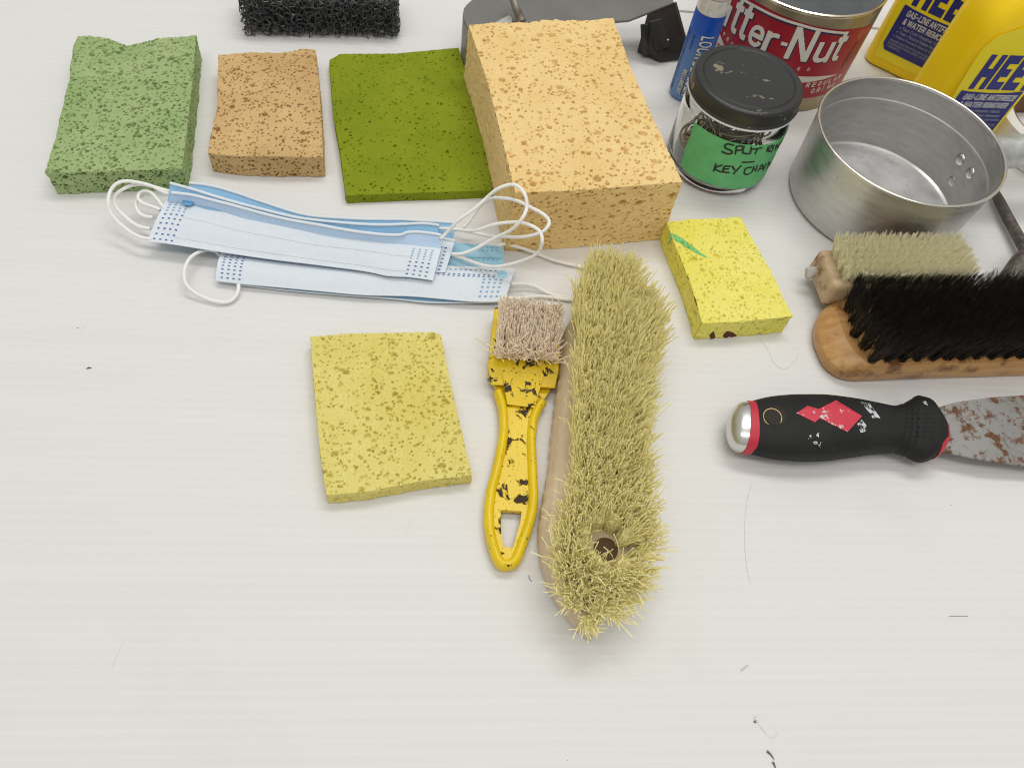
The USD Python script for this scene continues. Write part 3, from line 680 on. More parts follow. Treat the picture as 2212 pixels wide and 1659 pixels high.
left = ats(ZV1((900, 290), (850, 350), (812, 450), (790, 620), (760, 900), (732, 1150), (708, 1350), (690, 1600)) + ZV2((655, 250), (622, 430), (598, 650), (622, 880), (682, 1060), (762, 1230), (880, 1380), (1000, 1505)), .006)[:, :2]
tipp = at(*ZV2((1065, 1545))[0], .006)[:2]
rtip = ats(ZV1((1560, -130), (1700, 60), (1760, 250), (1720, 450), (1670, 700), (1640, 1000), (1615, 1300)) + ZV2((1640, 300), (1660, 480), (1665, 700), (1620, 870), (1520, 1030), (1380, 1220)), .040)[:, :2]
ltip = ats(ZV1((1050, -300), (960, -120), (920, 150), (930, 500), (930, 900), (910, 1150), (900, 1400)) + ZV2((880, 100), (830, 350), (760, 560), (740, 760), (800, 960), (880, 1130), (980, 1330)), .040)[:, :2]
toptip = ats(ZV1((1200, -420), (1400, -400)), .040)[:, :2]
bx_dir = toptip.mean(0) - tipp; bL = np.linalg.norm(bx_dir); bx_dir /= bL; by_dir = np.array([-bx_dir[1], bx_dir[0]])
loc = lambda P: np.stack([(P - tipp) @ bx_dir, (P - tipp) @ by_dir], 1)      # along, across (left +)
Lw, Lt, Rt = loc(left), loc(ltip), loc(rtip)
o = np.argsort(Lw[:, 0]); lw = lambda s: np.interp(s, np.r_[0, Lw[o, 0]], np.r_[0, Lw[o, 1]])
o2 = np.argsort(Rt[:, 0]); rt_ = lambda s: np.interp(s, np.r_[0.0, Rt[o2, 0]], np.r_[0.002, Rt[o2, 1]])
o3 = np.argsort(Lt[:, 0]); lt_ = lambda s: np.interp(s, np.r_[0.0, Lt[o3, 0]], np.r_[-.002, Lt[o3, 1]])
sgrid = np.linspace(.0, bL - .006, 150)
rw = np.minimum(rt_(sgrid) + .004, -.2 * sgrid * (sgrid < .02))
endf = np.sqrt(np.clip(1 - ((sgrid - (bL - .040)) / .036) ** 2, .05, 1)); endf[sgrid < bL - .040] = 1
Lout = np.array([tipp + bx_dir * s + by_dir * (lw(s) + .0005 * math.sin(s * 2 * math.pi / .0085) * (.05 < s < .16)) * e for s, e in zip(sgrid, endf)])
Rout = np.array([tipp + bx_dir * s + by_dir * w * e for s, w, e in zip(sgrid, rw, endf)])
outl = resample(np.vstack([Lout, Rout[::-1]]), 420, True)
wood_mat('pale_wood', (.54, .42, .27), (.68, .56, .39), bx_dir, 80.)
bb = thing('scrub_brush', 'long pointed scrubbing brush of pale wood with thick cream-yellow fibre bristles', 'brush')
obj('wooden_back', slab(outl, [(.002, .0), (.0006, .0012), (.0, .004), (.0008, .009), (.0035, .0135), (.0055, .0145)]), MAT['pale_wood'], bb, smooth=50)
mat('hole_shade_brown', (.10, .06, .03), .8)
bristle_mat('fibre', (.94, .87, .47), (.99, .95, .70))
hole = loc(ats(ZV2((1215, 720)), .022)[:, :2])[0]
rb = np.random.default_rng(21); nt = 0
for s in np.arange(.0055, bL - .012, .0069):
    l, r = lt_(s) - .0068 - .0025 * max(0, 1 - s / .085), rt_(s) + .0062
    e = 1.0 if s < bL - .03 else math.sqrt(max(.15, 1 - ((s - (bL - .03)) / .028) ** 2))
    l, r = l * e, r * e
    k = max(1, int(round((l - r) / .0068)) + 1)
    for j, w in enumerate(np.linspace(l, r, k) if k > 1 else [(l + r) / 2]):
        a = np.array([s + rb.normal(0, .0008), w + rb.normal(0, .0007)])
        h = a - hole
        if np.linalg.norm(h * [.8, 1]) < .0075: continue
        mid = (l + r) / 2; hw = max((l - r) / 2, .004)
        ox = (w - mid) / hw
        near = max(0, 1 - s / .085)                      # splayed towards the point
        dl = np.array([-.02 - .45 * near * max(0, 1 - s / .05), .10 * ox + (.20 if ox > 0 else .26) * near * ox])
        dn = np.linalg.norm(h)
        if dn < .03: dl += h / dn * .16 * (1 - dn / .03)
        d3 = np.array([*(bx_dir * dl[0] + by_dir * dl[1]), 1.0])
        c = tipp + bx_dir * a[0] + by_dir * a[1]
        ln = (.0240 - .005 * near) * (1 + rb.normal(0, .05))
        if s < .022: ln *= .8
        obj('tuft', tuft((*c, .0140), d3, ln, .0030, 54, .00031, 1000 + nt, core=.66 - .22 * near, spread=.09 + .14 * near, curl=.12 + .10 * near, jit=.09, segs=4), MAT['fibre'], bb); nt += 1
hw_ = tipp + bx_dir * hole[0] + by_dir * hole[1]
hd0 = trimesh.creation.cylinder(.0060, .0006, sections=40); hd0.apply_translation((*hw_, .0146)); obj('hole_shade', hd0, MAT['hole_shade_brown'], bb, smooth=40)  # flat dark disc, coloured for the shade down in the tuft gap

# ------------------------------------------------------------------ small yellow brush
hl = ZY1((245, 118), (217, 400), (182, 720), (155, 975), (222, 1130), (288, 1400)) + ZY2((262, 60), (238, 200), (190, 430), (130, 650), (102, 850), (96, 1000), (112, 1160), (150, 1330), (205, 1480), (262, 1555))
hr = ZY1((1030, 165), (1022, 500), (1002, 760), (990, 1045), (868, 1270), (758, 1500)) + ZY2((682, 60), (688, 300), (700, 600), (705, 760), (690, 920), (655, 1070), (600, 1230), (540, 1400), (480, 1520), (420, 1560))
ZB_ = .007
Lp, Rp = ats(hl, ZB_)[:, :2], ats(hr, ZB_)[:, :2]
Ls, Rs = spline(Lp, 120), spline(Rp, 120)
yo = ccw(resample(np.vstack([Ls, Rs[::-1]]), 300, True))
holeP = sg.Polygon(ats(ZY2((280, 903), (520, 920), (505, 1040), (462, 1190), (422, 1333), (310, 1328), (285, 1170)), .006)[:, :2])
wear = dict(scale=330., detail=5.)
def worn(name, thr, sc):
    MAT[name] = usdkit.material(stage, '/World/Looks/' + name, {
        'g': ('texture_coordinate', {}), 'n': ('noise_texture', {'scale': sc, 'detail': 6., 'roughness': .62, 'distortion': .4}), 'r': ('rgb_ramp', {'ramp': [(thr, (0, 0, 0)), (thr + .035, (1, 1, 1))]}),
        'n2': ('noise_texture', {'scale': 700., 'detail': 3.}), 'r2': ('rgb_ramp', {'ramp': [(.66, (0, 0, 0)), (.70, (1, 1, 1))]}), 'mxx': ('math', {'math_type': 'maximum'}),
        'n4': ('noise_texture', {'scale': 40., 'detail': 4.}), 'r4': ('rgb_ramp', {'ramp': [(.35, (.70, .49, .006)), (.7, (.76, .555, .012))]}),
        'm': ('mix_color', {'b': (.040, .022, .010)}), 'rr': ('map_range', {'to_min': .36, 'to_max': .75}), 'p': ('principled_bsdf', {'specular_ior_level': .4}), 'b': ('bump', {'strength': .4, 'distance': .0003, 'invert': False})},
        [('g.object', 'n.vector'), ('n.fac', 'r.fac'), ('g.object', 'n2.vector'), ('n2.fac', 'r2.fac'), ('r.color', 'mxx.value1'), ('r2.color', 'mxx.value2'), ('mxx.value', 'm.fac'), ('g.object', 'n4.vector'), ('n4.fac', 'r4.fac'), ('r4.color', 'm.a'), ('m.result', 'p.base_color'),
         ('mxx.value', 'rr.value'), ('rr.result', 'p.roughness'), ('mxx.value', 'b.height'), ('b.normal', 'p.normal')], surface='p.BSDF')
    return MAT[name]
worn('yellow_worn', .558, 125.); worn('yellow_rim', .69, 120.)
yb = thing('brush', 'small brush with a chipped yellow plastic handle and short pinkish bristles', 'brush')
inner = sg.Polygon(inset(yo, .0022)).buffer(0)
obj('handle_web', extr(inner.difference(holeP), .0022, .0056), MAT['yellow_worn'], yb, smooth=20)
# raised rim round the handle, below the head
cut = 0
rimL, rimR = spline(ats(hl[4:], .007), 90), spline(ats(hr[4:], .007), 90)
def insetc(P, d):
    T = np.gradient(P[:, :2], axis=0); T /= np.linalg.norm(T, axis=1, keepdims=True); return P[:, :2] + np.stack([-T[:, 1], T[:, 0]], 1) * d
rl = insetc(rimL, .0023); rr = insetc(rimR, -.0023)
rim = np.vstack([rl, rr[::-1]]); rim = resample(rim, 200)
zz = np.full(200, .0052)
w = np.linspace(0, 1, 200); rad = np.full(200, .0027)
rm = tube(np.c_[rim, zz], rad, 14); v = rm.vertices.copy(); v[:, 2] = .0003 + (v[:, 2] - .0025) * 1.55; v[:, 2] = np.maximum(v[:, 2], .0002); rm.vertices = v
obj('handle_rim', rm, MAT['yellow_rim'], yb, smooth=True)
# the block that carries the bristles, with its sloping shoulder
g = lambda zm, p, z: at(*zm(p)[0], z)
hd = [g(ZY1, (245, 118), .012), g(ZY1, (1030, 165), .012), g(ZY1, (165, 830), .012), g(ZY1, (1000, 880), .012)]
hb = [np.array([p[0], p[1], .0012]) for p in hd]
obj('head_block', rhull(hd + hb + [g(ZY1, (195, 1040), .009), g(ZY1, (960, 1080), .009), g(ZY1, (195, 1040), .002), g(ZY1, (960, 1080), .002)], .0009), MAT['yellow_worn'], yb, smooth=35)
sh = [g(ZY1, (330, 900), .0126), g(ZY1, (830, 925), .0126), g(ZY1, (390, 1290), .0072), g(ZY1, (715, 1330), .0072), g(ZY1, (330, 900), .003), g(ZY1, (830, 925), .003), g(ZY1, (390, 1290), .003), g(ZY1, (715, 1330), .003)]
obj('shoulder', rhull(sh, .0005), MAT['yellow_worn'], yb, smooth=35)
mat('dark_patch', (.05, .035, .025), .7)
pe = at(*ZY2((345, 1527))[0], .0050)
ep = rhull([pe + [-.0022, 0, 0], pe + [.0022, .0003, 0], pe + [0, .0008, .0002]], .0005); obj('chipped_end', ep, MAT['dark_patch'], yb, smooth=True)
bristle_mat('pink_bristle', (.95, .84, .69), (.98, .93, .84))
tl, tr, bl, br = [g(ZY1, p, .0128) for p in ((325, 250), (965, 285), (290, 690), (930, 730))]
n0 = 0
for i in range(6):
    for j in range(7):
        a, b = i / 5, j / 6
        c = (tl * (1 - b) + tr * b) * (1 - a) + (bl * (1 - b) + br * b) * a
        lean = np.array([-.03 + .06 * (b - .5), .10 - (.35 if i == 5 else .0), 1.0])
        m = tuft(c, lean, .0165 * (1 + .05 * math.sin(3 * i + j)),     .0021, 24, .00036, 3000 + n0, core=.25 if i == 5 else .5, spread=.07 + (.32 if i == 5 else .0), curl=.04 + (.16 if i == 5 else 0), jit=.07, segs=4 if i == 5 else 3)
        obj('tuft', m, MAT['pink_bristle'], yb); n0 += 1

# ------------------------------------------------------------------ cream nail brush and black shoe brush
nb = thing('nail_brush', 'stained wooden nail brush with cream bristles, behind the black brush', 'brush')
zt = .026
cl, cf = at(*ZN((600, 380))[0], zt), at(*ZN((735, 600))[0], zt)            # base of bristles: back left, front left
ax = at(*ZN((1600, 590))[0], zt) - cf; ax /= np.linalg.norm(ax)
ay = cl - cf; wN = np.linalg.norm(ay); ay = ay / wN; ay = ay - ax * (ay @ ax); ay /= np.linalg.norm(ay)
LN = .083
base0 = cf - ax * .0075 - ay * .006
rect = np.array([(0, 0), (LN + .015, 0), (LN + .015, wN + .010), (0, wN + .010)])
rect_s = sg.Polygon(rect).buffer(-.0035).buffer(.0035, 16)
ro = np.array(rect_s.exterior.coords)[:-1]
oN = resample(base0[:2] + ro[:, :1] * ax[:2] + ro[:, 1:] * ay[:2], 160, True)
wood_mat('stained_wood', (.42, .30, .17), (.56, .42, .27), ax[:2], 55., stain=((.13, .05, .02), 60., .50))
obj('wooden_back', slab(oN, [(.0016, .008), (.0004, .009), (0, .013), (.0002, .0235), (.0012, .0258), (.0022, .0262)]), MAT['stained_wood'], nb, smooth=50)
bristle_mat('cream_bristle', (.82, .78, .54), (.93, .90, .71))
bristle_mat('black_bristle', (.012, .010, .008), (.095, .068, .044), .45, .03)
k = 0
for i in range(6):
    for j in range(17):
        c = cf + ay * (wN * i / 5) + ax * (.001 + (LN - .004) * j / 16 + .0012 * (i % 2))
        lean = np.array([*(ax[:2] * (.02 + .25 * (j - 8) / 12) + ay[:2] * (.35 * (i - 2.5) / 6 + .08)), 1.])
        obj('tuft', tuft((*c[:2], .0255), lean, .0142, .0019, 36, .00020, 5000 + 2 * k, core=.70, spread=.06, curl=.05, jit=.05), MAT['cream_bristle'], nb); k += 1
for j in range(10):                                                             # the short bristles on its underside
    c = base0[:2] + ax[:2] * (.010 + j * .0095) + ay[:2] * .010
    obj('lower_tuft', tuft((*c, .0088), (0, 0, -1), .0080, .0026, 22, .00022, 5600 + j, spread=.25, curl=.05), MAT['cream_bristle'], nb)
mat('nub_grey', (.42, .40, .36), .6)
pn = at(*ZN((455, 510))[0], .015)
obj('nub', rhull([pn, pn + [.006, .001, .001], pn + [.001, -.003, -.003]], .0020), MAT['nub_grey'], nb, smooth=True)

sb = thing('shoe_brush', 'black-bristled shoe brush on a varnished wooden block, cut off by the right edge', 'brush')
zb = .020
fr = ats(ZN((830, 1432), (2212, 1382)), 0.)
sx = fr[1] - fr[0]; sx /= np.linalg.norm(sx); sy = np.array([-sx[1], sx[0], 0])
o = fr[0]
wS = .0575
low_c = np.array([(.19, 0), (.10, 0), (0, 0), (-.009, .0018), (-.015, .0065), (-.0185, .014), (-.019, .026), (-.016, .038), (-.009, .048), (.002, .0545), (.014, .0575), (.10, wS), (.19, wS)])
top_c = np.array([(.19, .0012), (.10, .0012), (.006, .0012), (.0022, .0022), (-.0015, .0075), (-.005, .014), (-.0062, .026), (-.0055, .038), (-.001, .047), (.006, .0525), (.016, .0560), (.10, wS - .0012), (.19, wS - .0012)])
def bp(P): return o[:2] + P[:, :1] * sx[:2] + P[:, 1:] * sy[:2]
def dens(P): return np.vstack([spline(P[2:11], 70), np.linspace(P[10], P[12], 20)[1:], np.linspace(P[12], P[0], 12)[1:-1], np.linspace(P[0], P[2], 20)[:-1]])
def ringloft(rings):
    n = len(rings[0][0]); V = np.vstack([np.c_[P, np.full(n, z)] for P, z in rings]); f = []
    for k in range(len(rings) - 1):
        for j in range(n): a, b, c, e = k * n + j, k * n + (j + 1) % n, (k + 1) * n + (j + 1) % n, (k + 1) * n + j; f += [(a, b, c), (a, c, e)]
    ms = [trimesh.Trimesh(V, f, process=False)]
    for P, z in (rings[0], rings[-1]):
        pv, pf = poly_tri(sg.Polygon(P).buffer(0)); ms.append(trimesh.Trimesh(np.c_[pv, np.full(len(pv), z)], pf, process=False))
    m = trimesh.util.concatenate(ms); m.merge_vertices(); m.fix_normals(); return m
lo2, to2 = bp(dens(low_c)), bp(dens(top_c))
cenS = lo2.mean(0)
shr = lambda P, d: P + (bp(dens(low_c * [1, 1] + [0, 0])) - P) * 0 + d * (cenS - P) / np.linalg.norm(cenS - P, axis=1, keepdims=True)
mixr = lambda t: lo2 * (1 - t) + to2 * t
wood_mat('varnished_wood', (.37, .185, .06), (.54, .31, .115), sx[:2], 75., .32, stain=((.15, .065, .02), 50., .54))
obj('wooden_back', ringloft([(shr(lo2, .003), .0002), (shr(lo2, .001), .0012), (lo2, .004), (lo2, .0088), (mixr(.06), .0100), (mixr(.5), .0135), (mixr(.95), .0165), (to2, .0168)]), MAT['varnished_wood'], sb, smooth=35)
k = 0
for i in range(6):
    for j in range(18):
        xx = (.0035, .0005, -.0005, .0005, .002, .007)[i] + j * .0098 + (.0012 if i % 2 else 0)
        yy = .0050 + i * .0093
        c = o[:2] + sx[:2] * xx + sy[:2] * yy
        lean = np.array([*(sx[:2] * (.04 - (.10 if j == 0 else 0)) + sy[:2] * (.10 * (i - 2.5) / 3)), 1.])
        obj('tuft', tuft((*c, .0162), lean, .0262 - .0016 * i, .0024 if i == 0 else .0028, 84, .00015, 7000 + 2 * k, spread=.05 if i == 0 else .12, curl=.12, jit=.08), MAT['black_bristle'], sb); k += 1

# ------------------------------------------------------------------ putty knife
pk = thing('putty_knife', 'putty knife with a black and red rubber handle and a rusty blade', 'putty knife')
up = ZU((255, 192), (400, 160), (600, 148), (850, 160), (1050, 190), (1240, 228), (1320, 212), (1380, 180), (1440, 152), (1500, 168), (1560, 235), (1610, 330))
lowp = ZU((275, 542), (400, 570), (600, 592), (800, 590), (1000, 566), (1230, 538), (1320, 540), (1380, 560), (1480, 604), (1530, 600), (1580, 570), (1620, 520))
zc = .0125
U_, L_ = spline(ats(up, zc), 90), spline(ats(lowp, zc), 90)
hgt = np.interp(np.linspace(0, 1, 90), [0, .1, .35, .7, .8, .9, 1], [.0095, .0105, .0120, .0098, .0095, .0098, .0080])
a = np.linspace(0, 2 * np.pi, 40, endpoint=False)
ca, sa = np.sign(np.cos(a)) * np.abs(np.cos(a)) ** .8, np.sign(np.sin(a)) * np.abs(np.sin(a)) ** .8
def loft(Ua, La, hz, zc):
    C = (Ua + La) / 2; Wd = (Ua - La) / 2
    V = C[:, None] + ca[None, :, None] * Wd[:, None] + np.stack([np.zeros((len(C), len(a)))] * 2 + [hz[:, None] * sa[None]], -1)
    n, m = len(C), len(a); f = []
    for i in range(n - 1):
        for j in range(m):
            p, q = i * m + j, i * m + (j + 1) % m
            f += [(p, q, q + m), (p, q + m, p + m)]
    V = np.vstack([V.reshape(-1, 3), C[:1], C[-1:]])
    for j in range(m): f += [(len(V) - 2, (j + 1) % m, j), (len(V) - 1, (n - 1) * m + j, (n - 1) * m + (j + 1) % m)]
    mm = trimesh.Trimesh(V, f, process=False); mm.fix_normals(); return mm
# grooves before the finger guard
us = np.linspace(0, 1, 90)
gr = np.zeros(90)
for cpos in (.735, .765, .795): gr += .0009 * np.exp(-((us - cpos) / .006) ** 2)
Wn = (U_ - L_) / np.linalg.norm(U_ - L_, axis=1, keepdims=True)
rubber = usdkit.material(stage, '/World/Looks/black_rubber', {
    'g': ('texture_coordinate', {}), 'n': ('noise_texture', {'scale': 42., 'detail': 4., 'roughness': .6}), 'r': ('rgb_ramp', {'ramp': [(.3, (.007, .007, .007)), (.7, (.016, .016, .015))]}),
    'n2': ('noise_texture', {'scale': 95., 'detail': 6., 'roughness': .7, 'distortion': .5}), 'r2': ('rgb_ramp', {'ramp': [(.70, (0, 0, 0)), (.735, (1, 1, 1))]}), 'm': ('mix_color', {'b': (.5, .52, .53)}),
    'bn': ('noise_texture', {'scale': 1600.}), 'b': ('bump', {'strength': .2, 'distance': .0002}), 'p': ('principled_bsdf', {'roughness': .6, 'specular_ior_level': .25})},
    [('g.object', 'n.vector'), ('n.fac', 'r.fac'), ('g.object', 'n2.vector'), ('n2.fac', 'r2.fac'), ('r2.color', 'm.fac'), ('r.color', 'm.a'), ('m.result', 'p.base_color'), ('g.object', 'bn.vector'), ('bn.fac', 'b.height'), ('b.normal', 'p.normal')], surface='p.BSDF')
hm = loft(U_ - Wn * gr[:, None], L_ + Wn * gr[:, None], hgt - gr, zc)
obj('handle', hm, rubber, pk, smooth=50)
mat('red_plastic', srgb(185, 35, 55), .45); mat('chrome', (.66, .65, .62), .24, metallic=1.);  mat('brass', (.36, .27, .13), .35, metallic=1.); mat('dark_hole', (.02, .015, .01), .8)
axk = (U_[-1] + L_[-1] - U_[0] - L_[0]) / 2; axk /= np.linalg.norm(axk)
ru, rlo = ats(ZU((218, 193), (262, 196)), zc), ats(ZU((216, 537), (285, 543)), zc)
n5 = 8
obj('red_ring', loft(ru[0] + (ru[1] - ru[0]) * np.linspace(0, 1, n5)[:, None], rlo[0] + (rlo[1] - rlo[0]) * np.linspace(0, 1, n5)[:, None], np.full(n5, .0100), zc), MAT['red_plastic'], pk, smooth=50)
# chrome striking cap
tc = np.linspace(0, 1, 24); Ce, Cw = (ru[0] + rlo[0]) / 2, (ru[0] - rlo[0]) / 2 * .97
prof = np.sqrt(np.clip(1 - (1 - tc) ** 2.4, 0.0004, 1))
Cc = Ce - axk * .0100 * (1 - tc)[:, None]
obj('end_cap', loft(Cc + Cw * prof[:, None], Cc - Cw * prof[:, None], .0096 * prof, zc), MAT['chrome'], pk, smooth=60)
def top_on(P, lift=.0):
    """Where sight lines meet the handle's upper surface."""
    o_ = np.array([0, 0, H]); ti = trimesh.Trimesh(hm.vertices, hm.faces, process=False)
    out = []
    V_ = hm.vertices; tr_ = cKDTree(V_)
    for p in P:
        d = at(*p, 0.) - o_; best = None
        for z in np.arange(.026, .004, -.0002):
            q = at(*p, z); dist, kk = tr_.query(q, 3)
            zs = V_[kk, 2].mean()
            if z <= zs + .0001 and dist[0] < .003: best = np.array([q[0], q[1], zs]); break
        out.append(best if best is not None else at(*p, .02))
    return np.array(out) + [0, 0, lift]
def decal(poly_px, m, name, step=6, lift=.00025):
    poly = sg.Polygon(poly_px).buffer(0); x0_, y0_, x1_, y1_ = poly.bounds; v, f = poly_tri(poly.segmentize(step * 1.0))
    v, f = trimesh.remesh.subdivide_to_size(np.c_[v, np.zeros(len(v))], f, step * 1.2, max_iter=12)
    obj(name, trimesh.Trimesh(top_on(v[:, :2], lift), f, process=False), m, pk, smooth=True)
MAT['white_paint'] = usdkit.material(stage, '/World/Looks/white_paint', {'g': ('texture_coordinate', {}), 'n': ('noise_texture', {'scale': 420., 'detail': 6., 'roughness': .75}), 'r': ('rgb_ramp', {'ramp': [(.47, (0, 0, 0)), (.54, (1, 1, 1))]}), 'p': ('principled_bsdf', {'base_color': (.60, .62, .63), 'roughness': .8}), 't': ('transparent_bsdf', {'color': (1, 1, 1)}), 'm': ('mix_closure', {})},
    [('g.object', 'n.vector'), ('n.fac', 'r.fac'), ('r.color', 'm.fac'), ('t.BSDF', 'm.closure1'), ('p.BSDF', 'm.closure2')], surface='m.closure')
redm = usdkit.material(stage, '/World/Looks/red_print', {'g': ('texture_coordinate', {}), 'n': ('noise_texture', {'scale': 150., 'detail': 6., 'roughness': .7}), 'r': ('rgb_ramp', {'ramp': [(.57, srgb(196, 48, 66)), (.61, (.6, .55, .55))]}), 'p': ('principled_bsdf', {'roughness': .55})},
    [('g.object', 'n.vector'), ('n.fac', 'r.fac'), ('r.color', 'p.base_color')], surface='p.BSDF')
decal(ZU((585, 265), (665, 212), (745, 235), (868, 172), (1055, 285), (950, 400), (755, 300), (718, 330)), redm, 'red_diamonds')
decal(ZU((1045, 185), (1110, 195), (1150, 250), (1185, 300), (1130, 300), (1095, 250)), MAT['white_paint'], 'paint_smear')
decal(ZU((1020, 340), (1050, 310), (1085, 350), (1080, 395), (1045, 405)), MAT['white_paint'], 'paint_smear')
decal(ZU((1480, 175), (1510, 180), (1525, 210), (1500, 200)), MAT['white_paint'], 'paint_smear')
for P in ([(665, 430), (690, 420), (700, 445), (670, 450)], [(700, 470), (730, 460), (740, 485), (715, 490)], [(730, 410), (748, 405), (745, 440), (728, 425)], [(740, 490), (762, 470), (758, 512)]): decal(ZU(*P), MAT['white_paint'], 'paint_smear', 4)
decal([(x, y) for x, y in ZU(*[(443 + 74 * math.cos(t_), 282 + 72 * math.sin(t_)) for t_ in np.linspace(0, 2 * np.pi, 28)[:-1]])], MAT['dark_hole'], 'hang_hole_recess', 5, .0002)
hc = top_on(ZU((415, 295)))[0]
nn = np.array([-.05, -.18, 1.]); nn /= np.linalg.norm(nn)
Rm = trimesh.geometry.align_vectors([0, 0, 1], nn)
tor = trimesh.creation.torus(.0050, .00048, major_sections=40, minor_sections=10); tor.apply_transform(Rm); tor.apply_translation(hc + [0, 0, .0002]); obj('hang_hole_ring', tor, MAT['brass'], pk, smooth=True)
dk = trimesh.creation.cylinder(.0050, .0006, sections=40); dk.apply_transform(Rm); dk.apply_translation(hc + [0, 0, .0001]); obj('hang_hole', dk, MAT['dark_hole'], pk)
dots = []
for i in range(9):
    for j in range(7):
        dots.append(ZU((1370 + i * 24 + (12 if j % 2 else 0), 235 + j * 32))[0])
dp = top_on(dots, .0)
mat('dimple', (.006, .006, .006), .8)
obj('grip_dimples', cat_m(*[trimesh.creation.icosphere(1, .00045).apply_translation(p) for p in dp]), MAT['dimple'], pk, kind='stuff')
# red collar and blade
ru2, rl2 = ats(ZU((1582, 262), (1622, 335), (1642, 430)), .0125), ats(ZU((1578, 582), (1618, 548), (1642, 470)), .0125)
obj('red_collar', loft(spline(ru2, 10), spline(rl2, 10), np.linspace(.0085, .006, 10), .0125), MAT['red_plastic'], pk, smooth=50)
rust = usdkit.material(stage, '/World/Looks/rusty_steel', {
    'g': ('texture_coordinate', {}), 'n': ('noise_texture', {'scale': 95., 'detail': 9., 'roughness': .78, 'distortion': .2}), 'r': ('rgb_ramp', {'ramp': [(.50, (0, 0, 0)), (.57, (1, 1, 1))]}),
    'n2': ('noise_texture', {'scale': 260., 'detail': 4.}), 'r2': ('rgb_ramp', {'ramp': [(.3, (.07, .028, .010)), (.7, (.17, .072, .026))]}),
    'pm': ('principled_bsdf', {'base_color': (.33, .325, .31), 'metallic': .8, 'roughness': .5}), 'pr': ('principled_bsdf', {'roughness': .9}), 'm': ('mix_closure', {})},
    [('g.object', 'n.vector'), ('n.fac', 'r.fac'), ('r.color', 'm.fac'), ('g.object', 'n2.vector'), ('n2.fac', 'r2.fac'), ('r2.color', 'pr.base_color'), ('pm.BSDF', 'm.closure1'), ('pr.BSDF', 'm.closure2')], surface='m.closure')
bu = np.vstack([ats(ZU((1540, 250), (1700, 192), (1900, 160)), .0120), ats(ZU((2212, 135)), .0105), ats(ZU((2500, 118)), .0085)])
bl_ = np.vstack([ats(ZU((1600, 525), (1750, 560), (1900, 590)), .0120), ats(ZU((2212, 635)), .0105), ats(ZU((2500, 680)), .0085)])
BU, BL = spline(bu, 40), spline(bl_, 40)
V = np.vstack([BU, BL, BU - [0, 0, .0013], BL - [0, 0, .0013]]); f = []
for i in range(39):
    f += [(i, 40 + i, 41 + i), (i, 41 + i, i + 1), (80 + i, 121 + i, 120 + i), (80 + i, 81 + i, 121 + i), (i, i + 1, 81 + i), (i, 81 + i, 80 + i), (40 + i, 121 + i, 41 + i), (40 + i, 120 + i, 121 + i)]
f += [(39, 79, 159), (39, 159, 119)]
bmesh = trimesh.Trimesh(V, f, process=False); bmesh.fix_normals()
obj('blade', bmesh, rust, pk)

# ------------------------------------------------------------------ glass jar
jc, jr = np.array([.1120, .4578]), .0368
jar = thing('glass_jar', 'glass jar of split rings with a black screw lid and green tape label', 'jar')
gm = usdkit.material(stage, '/World/Looks/clear_glass', {'p': ('principled_bsdf', {'base_color': (.96, .985, .97), 'roughness': .02, 'ior': 1.46, 'transmission_weight': 1.})}, surface='p.BSDF')
outer = [(0, .0006), (jr - .006, .0004), (jr - .002, .0016), (jr - .0003, .005), (jr, .010), (jr, .046), (jr - .0010, .0505), (jr - .0035, .0545), (jr - .0045, .057), (jr - .0045, .066)]
inn = [(jr - .0065, .066), (jr - .0065, .057), (jr - .005, .0535), (jr - .0022, .049), (jr - .0022, .010), (jr - .005, .0055), (0, .005)]
obj('glass_body', lathe(outer + inn, jc, 120), gm, jar, smooth=40)
lidm = usdkit.material(stage, '/World/Looks/black_lid', {
    'g': ('texture_coordinate', {}), 'n': ('noise_texture', {'scale': 70., 'detail': 6., 'roughness': .7, 'distortion': 1.0}), 'r': ('rgb_ramp', {'ramp': [(.625, (.014, .014, .014)), (.655, (.22, .18, .12))]}),
    'n2': ('noise_texture', {'scale': 30., 'detail': 3.}), 'r2': ('rgb_ramp', {'ramp': [(.3, (.28, .28, .28)), (.7, (.42, .42, .42))]}), 'p': ('principled_bsdf', {})},
    [('g.object', 'n.vector'), ('n.fac', 'r.fac'), ('r.color', 'p.base_color'), ('g.object', 'n2.vector'), ('n2.fac', 'r2.fac'), ('r2.color', 'p.roughness')], surface='p.BSDF')
lr = .0374
lp = [(lr - .001, .0590), (lr, .0594), (lr + .0002, .0604), (lr - .0005, .0612), (lr - .0006, .0676), (lr - .0010, .0691), (lr - .0020, .0701), (lr - .0032, .0705), (lr - .0062, .0706), (lr - .0070, .0700), (lr - .0078, .0705), (lr - .009, .0703), (0, .0701)]
lid = lathe(lp, jc, 120); obj('lid', lid, lidm, jar, smooth=35)
mat('white_ring', (.78, .8, .77), .4)
obj('lid_ring', lathe([(lr - .005, .0570), (lr - .0004, .0573), (lr + .0001, .0580), (lr - .0006, .0588), (lr - .005, .0588)], jc, 96), MAT['white_ring'], jar, smooth=40)  # white ring just below the lid's lower edge
